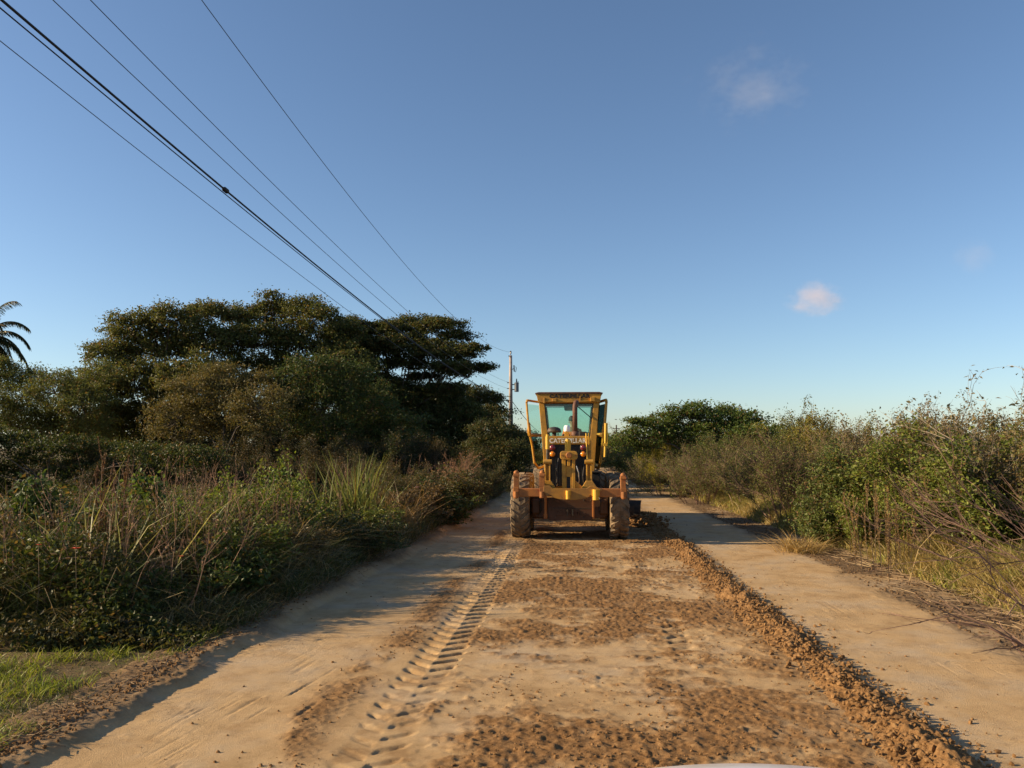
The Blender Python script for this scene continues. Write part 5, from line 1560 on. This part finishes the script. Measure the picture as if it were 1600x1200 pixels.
# splice on the thick cable
best = min(wc, key=lambda p: abs((CAM_M.transposed() @ (Vector(p) - cam.location)).x / -(CAM_M.transposed() @ (Vector(p) - cam.location)).z * F + 800 - 357) + (1000 if p[1] < 1 else 0))
i_ = wc.index(best); d_ = (Vector(wc[i_ + 1]) - Vector(best)).normalized()
sp = MB().tube([Vector(best) - d_ * 0.10, Vector(best) - d_ * 0.05, Vector(best) + d_ * 0.05, Vector(best) + d_ * 0.10], [0.018, 0.045, 0.045, 0.018], 10).build('cable_splice', M['wire'], None, 0)
tag(sp, 'small dark splice knot on the thick black cable', 'cable splice')
# the line beyond the pole
p0 = at(801, 628, PY); p1 = at(845, 676, 105)
pts = []
for k in range(21):
    t = k / 20; q = p0.lerp(p1, t); q.z -= 1.2 * t * (1 - t); pts.append(q)
tag(MB().tube(pts, 0.022, 6).build('service_cable', M['wire'], None, 0, True), 'slack cable dropping from the utility pole down behind the grader cab', 'wire')
for px, py, Yd, lab in ((963, 664, 110, 'taller thin far pole between the grader and the far tree'), (946, 672, 150, 'shorter thin far pole close beside the grader cab')):
    p = at(px, py, Yd)
    tag(MB().tube([(p.x, Yd, -0.2), (p.x, Yd, p.z)], [0.13, 0.09], 8).box(p.x - 0.5, p.x + 0.5, Yd - 0.05, Yd + 0.05, p.z - 0.55, p.z - 0.45).build('far_pole', M['pole_dark'], None, 0), lab, 'utility pole')

# ------------------------------------------------------------------ the car the picture is taken from
car = empty('white_car', (0.43, 1.3, 0)); tag(car, 'white bonnet of the car the photo is taken from, at the bottom edge', 'car')
hz_ = at(1155, 1191, 2.05).z
def hood_z(x, y): return hz_ + 0.019 - 0.27 * x * x - 1.6 * (np.clip(y - 0.58, 0, 1)) ** 2 + np.clip(0.58 - y, 0, 2) * 0.03 - np.clip(np.abs(x) - 0.62, 0, 1) ** 2 * 2.5
hx_ = np.linspace(-0.88, 0.88, 60); hy_ = np.linspace(-0.75, 1.02, 50)
me, *_ = grid_mesh('hood', hx_, hy_, hood_z)
o = link('hood', me, M['car_white'], car)
o.modifiers.new('solid', 'SOLIDIFY').thickness = -0.02
zf = float(hood_z(0, 1.02))
m = MB()
m.prism([(-0.86, 0.45), (-0.86, zf - 0.30), (-0.80, zf - 0.22), (0.80, zf - 0.22), (0.86, zf - 0.30), (0.86, 0.45)], 0.97, 1.10)
for sx in (-1, 1): m.prism([(-0.7, 0.40), (-0.7, zf - 0.26), (0.96, zf - 0.26), (0.96, 0.45), (0.85, 0.45), (0.75, 0.72), (0.35, 0.85), (-0.05, 0.72), (-0.15, 0.40)], sx * 0.85, sx * 0.885, 'x')
m.build('front_body', M['car_white'], car, 0.02)
MB().box(-0.45, 0.45, 1.09, 1.115, zf - 0.42, zf - 0.27).build('grille', M['black'], car, 0.01)
for sx in (-1, 1):
    MB().box(sx * 0.66 - 0.16, sx * 0.66 + 0.16, 1.07, 1.118, zf - 0.44, zf - 0.28).build('headlight', M['car_glass'], car, 0.02)
    t = MB().lathe([(0.2, -0.1), (0.34, -0.11), (0.37, -0.07), (0.37, 0.07), (0.34, 0.11), (0.2, 0.1)], (sx * 0.74, 0.36, 0.37), 'x', 28).build('tyre', M['tyre_plain'], car, 0, True)
    MB().lathe([(0.0, -0.09), (0.21, -0.10), (0.21, 0.10), (0.0, 0.09)], (sx * 0.74, 0.36, 0.37), 'x', 24).build('wheel_rim', M['chrome'], t, 0)

# ------------------------------------------------------------------ clouds: small real volumes far away
def cloud(label, px, py, Y, wpx, hpx, dens, seed, colour=(1.0, 0.86, 0.80), thr=0.42, wisp=1.5):
    p = at(px, py, Y)
    ppm = F / Y
    rx, rz_ = wpx / ppm, hpx / ppm
    m = MB()
    bmesh.ops.create_icosphere(m.bm, subdivisions=3, radius=1.0)
    T = NT('cloud_vapour')
    tc = T.n('TexCoord')
    ln = T.n('VectorMath', operation='LENGTH'); T.l(tc.outputs['Object'], ln.inputs[0])
    mp = T.n('Mapping'); mp.inputs['Location'].default_value = (seed * 3.1, seed * 1.7, seed); T.l(tc.outputs['Object'], mp.inputs[0])
    nz = T.noise(1.9, 8, 0.68, mp.outputs[0])
    fall = T.math('SUBTRACT', 1.0, ln.outputs['Value'])
    v = T.math('ADD', T.math('MULTIPLY', fall, 0.75), T.math('MULTIPLY', T.math('SUBTRACT', nz.outputs['Fac'], 0.5), wisp))
    v = T.math('MAXIMUM', T.math('SUBTRACT', v, thr - 0.30), 0.0)
    v = T.math('MULTIPLY', v, T.math('MINIMUM', T.math('MULTIPLY', T.math('MAXIMUM', fall, 0.0), 3.0), 1.0))
    vol = T.n('VolumePrincipled')
    vol.inputs['Color'].default_value = (*colour, 1)  # pink of the sunlight put into the vapour's own colour
    vol.inputs['Anisotropy'].default_value = 0.0
    T.l(T.math('MULTIPLY', v, dens / rx), vol.inputs['Density'])
    T.l(vol.outputs[0], T.out.inputs['Volume'])
    o = m.build('cloud', T.m, None, 0)
    o.location = p; o.scale = (rx, rx, rz_)
    tag(o, label, 'cloud')
    return o
cloud('small pinkish puff of cloud low over the right shrubs', 1275, 468, 1500, 52, 34, 1.25, 1, (1.0, 0.82, 0.78), 0.46, 2.1)
cloud('faint torn wisp of cloud high at the upper right', 1175, 140, 1500, 125, 75, 0.36, 4, (1, 0.95, 0.9), 0.74, 4.2)
cloud('barely visible cloud wisp near the right border above the pinkish puff', 1522, 402, 1500, 40, 36, 0.15, 7)
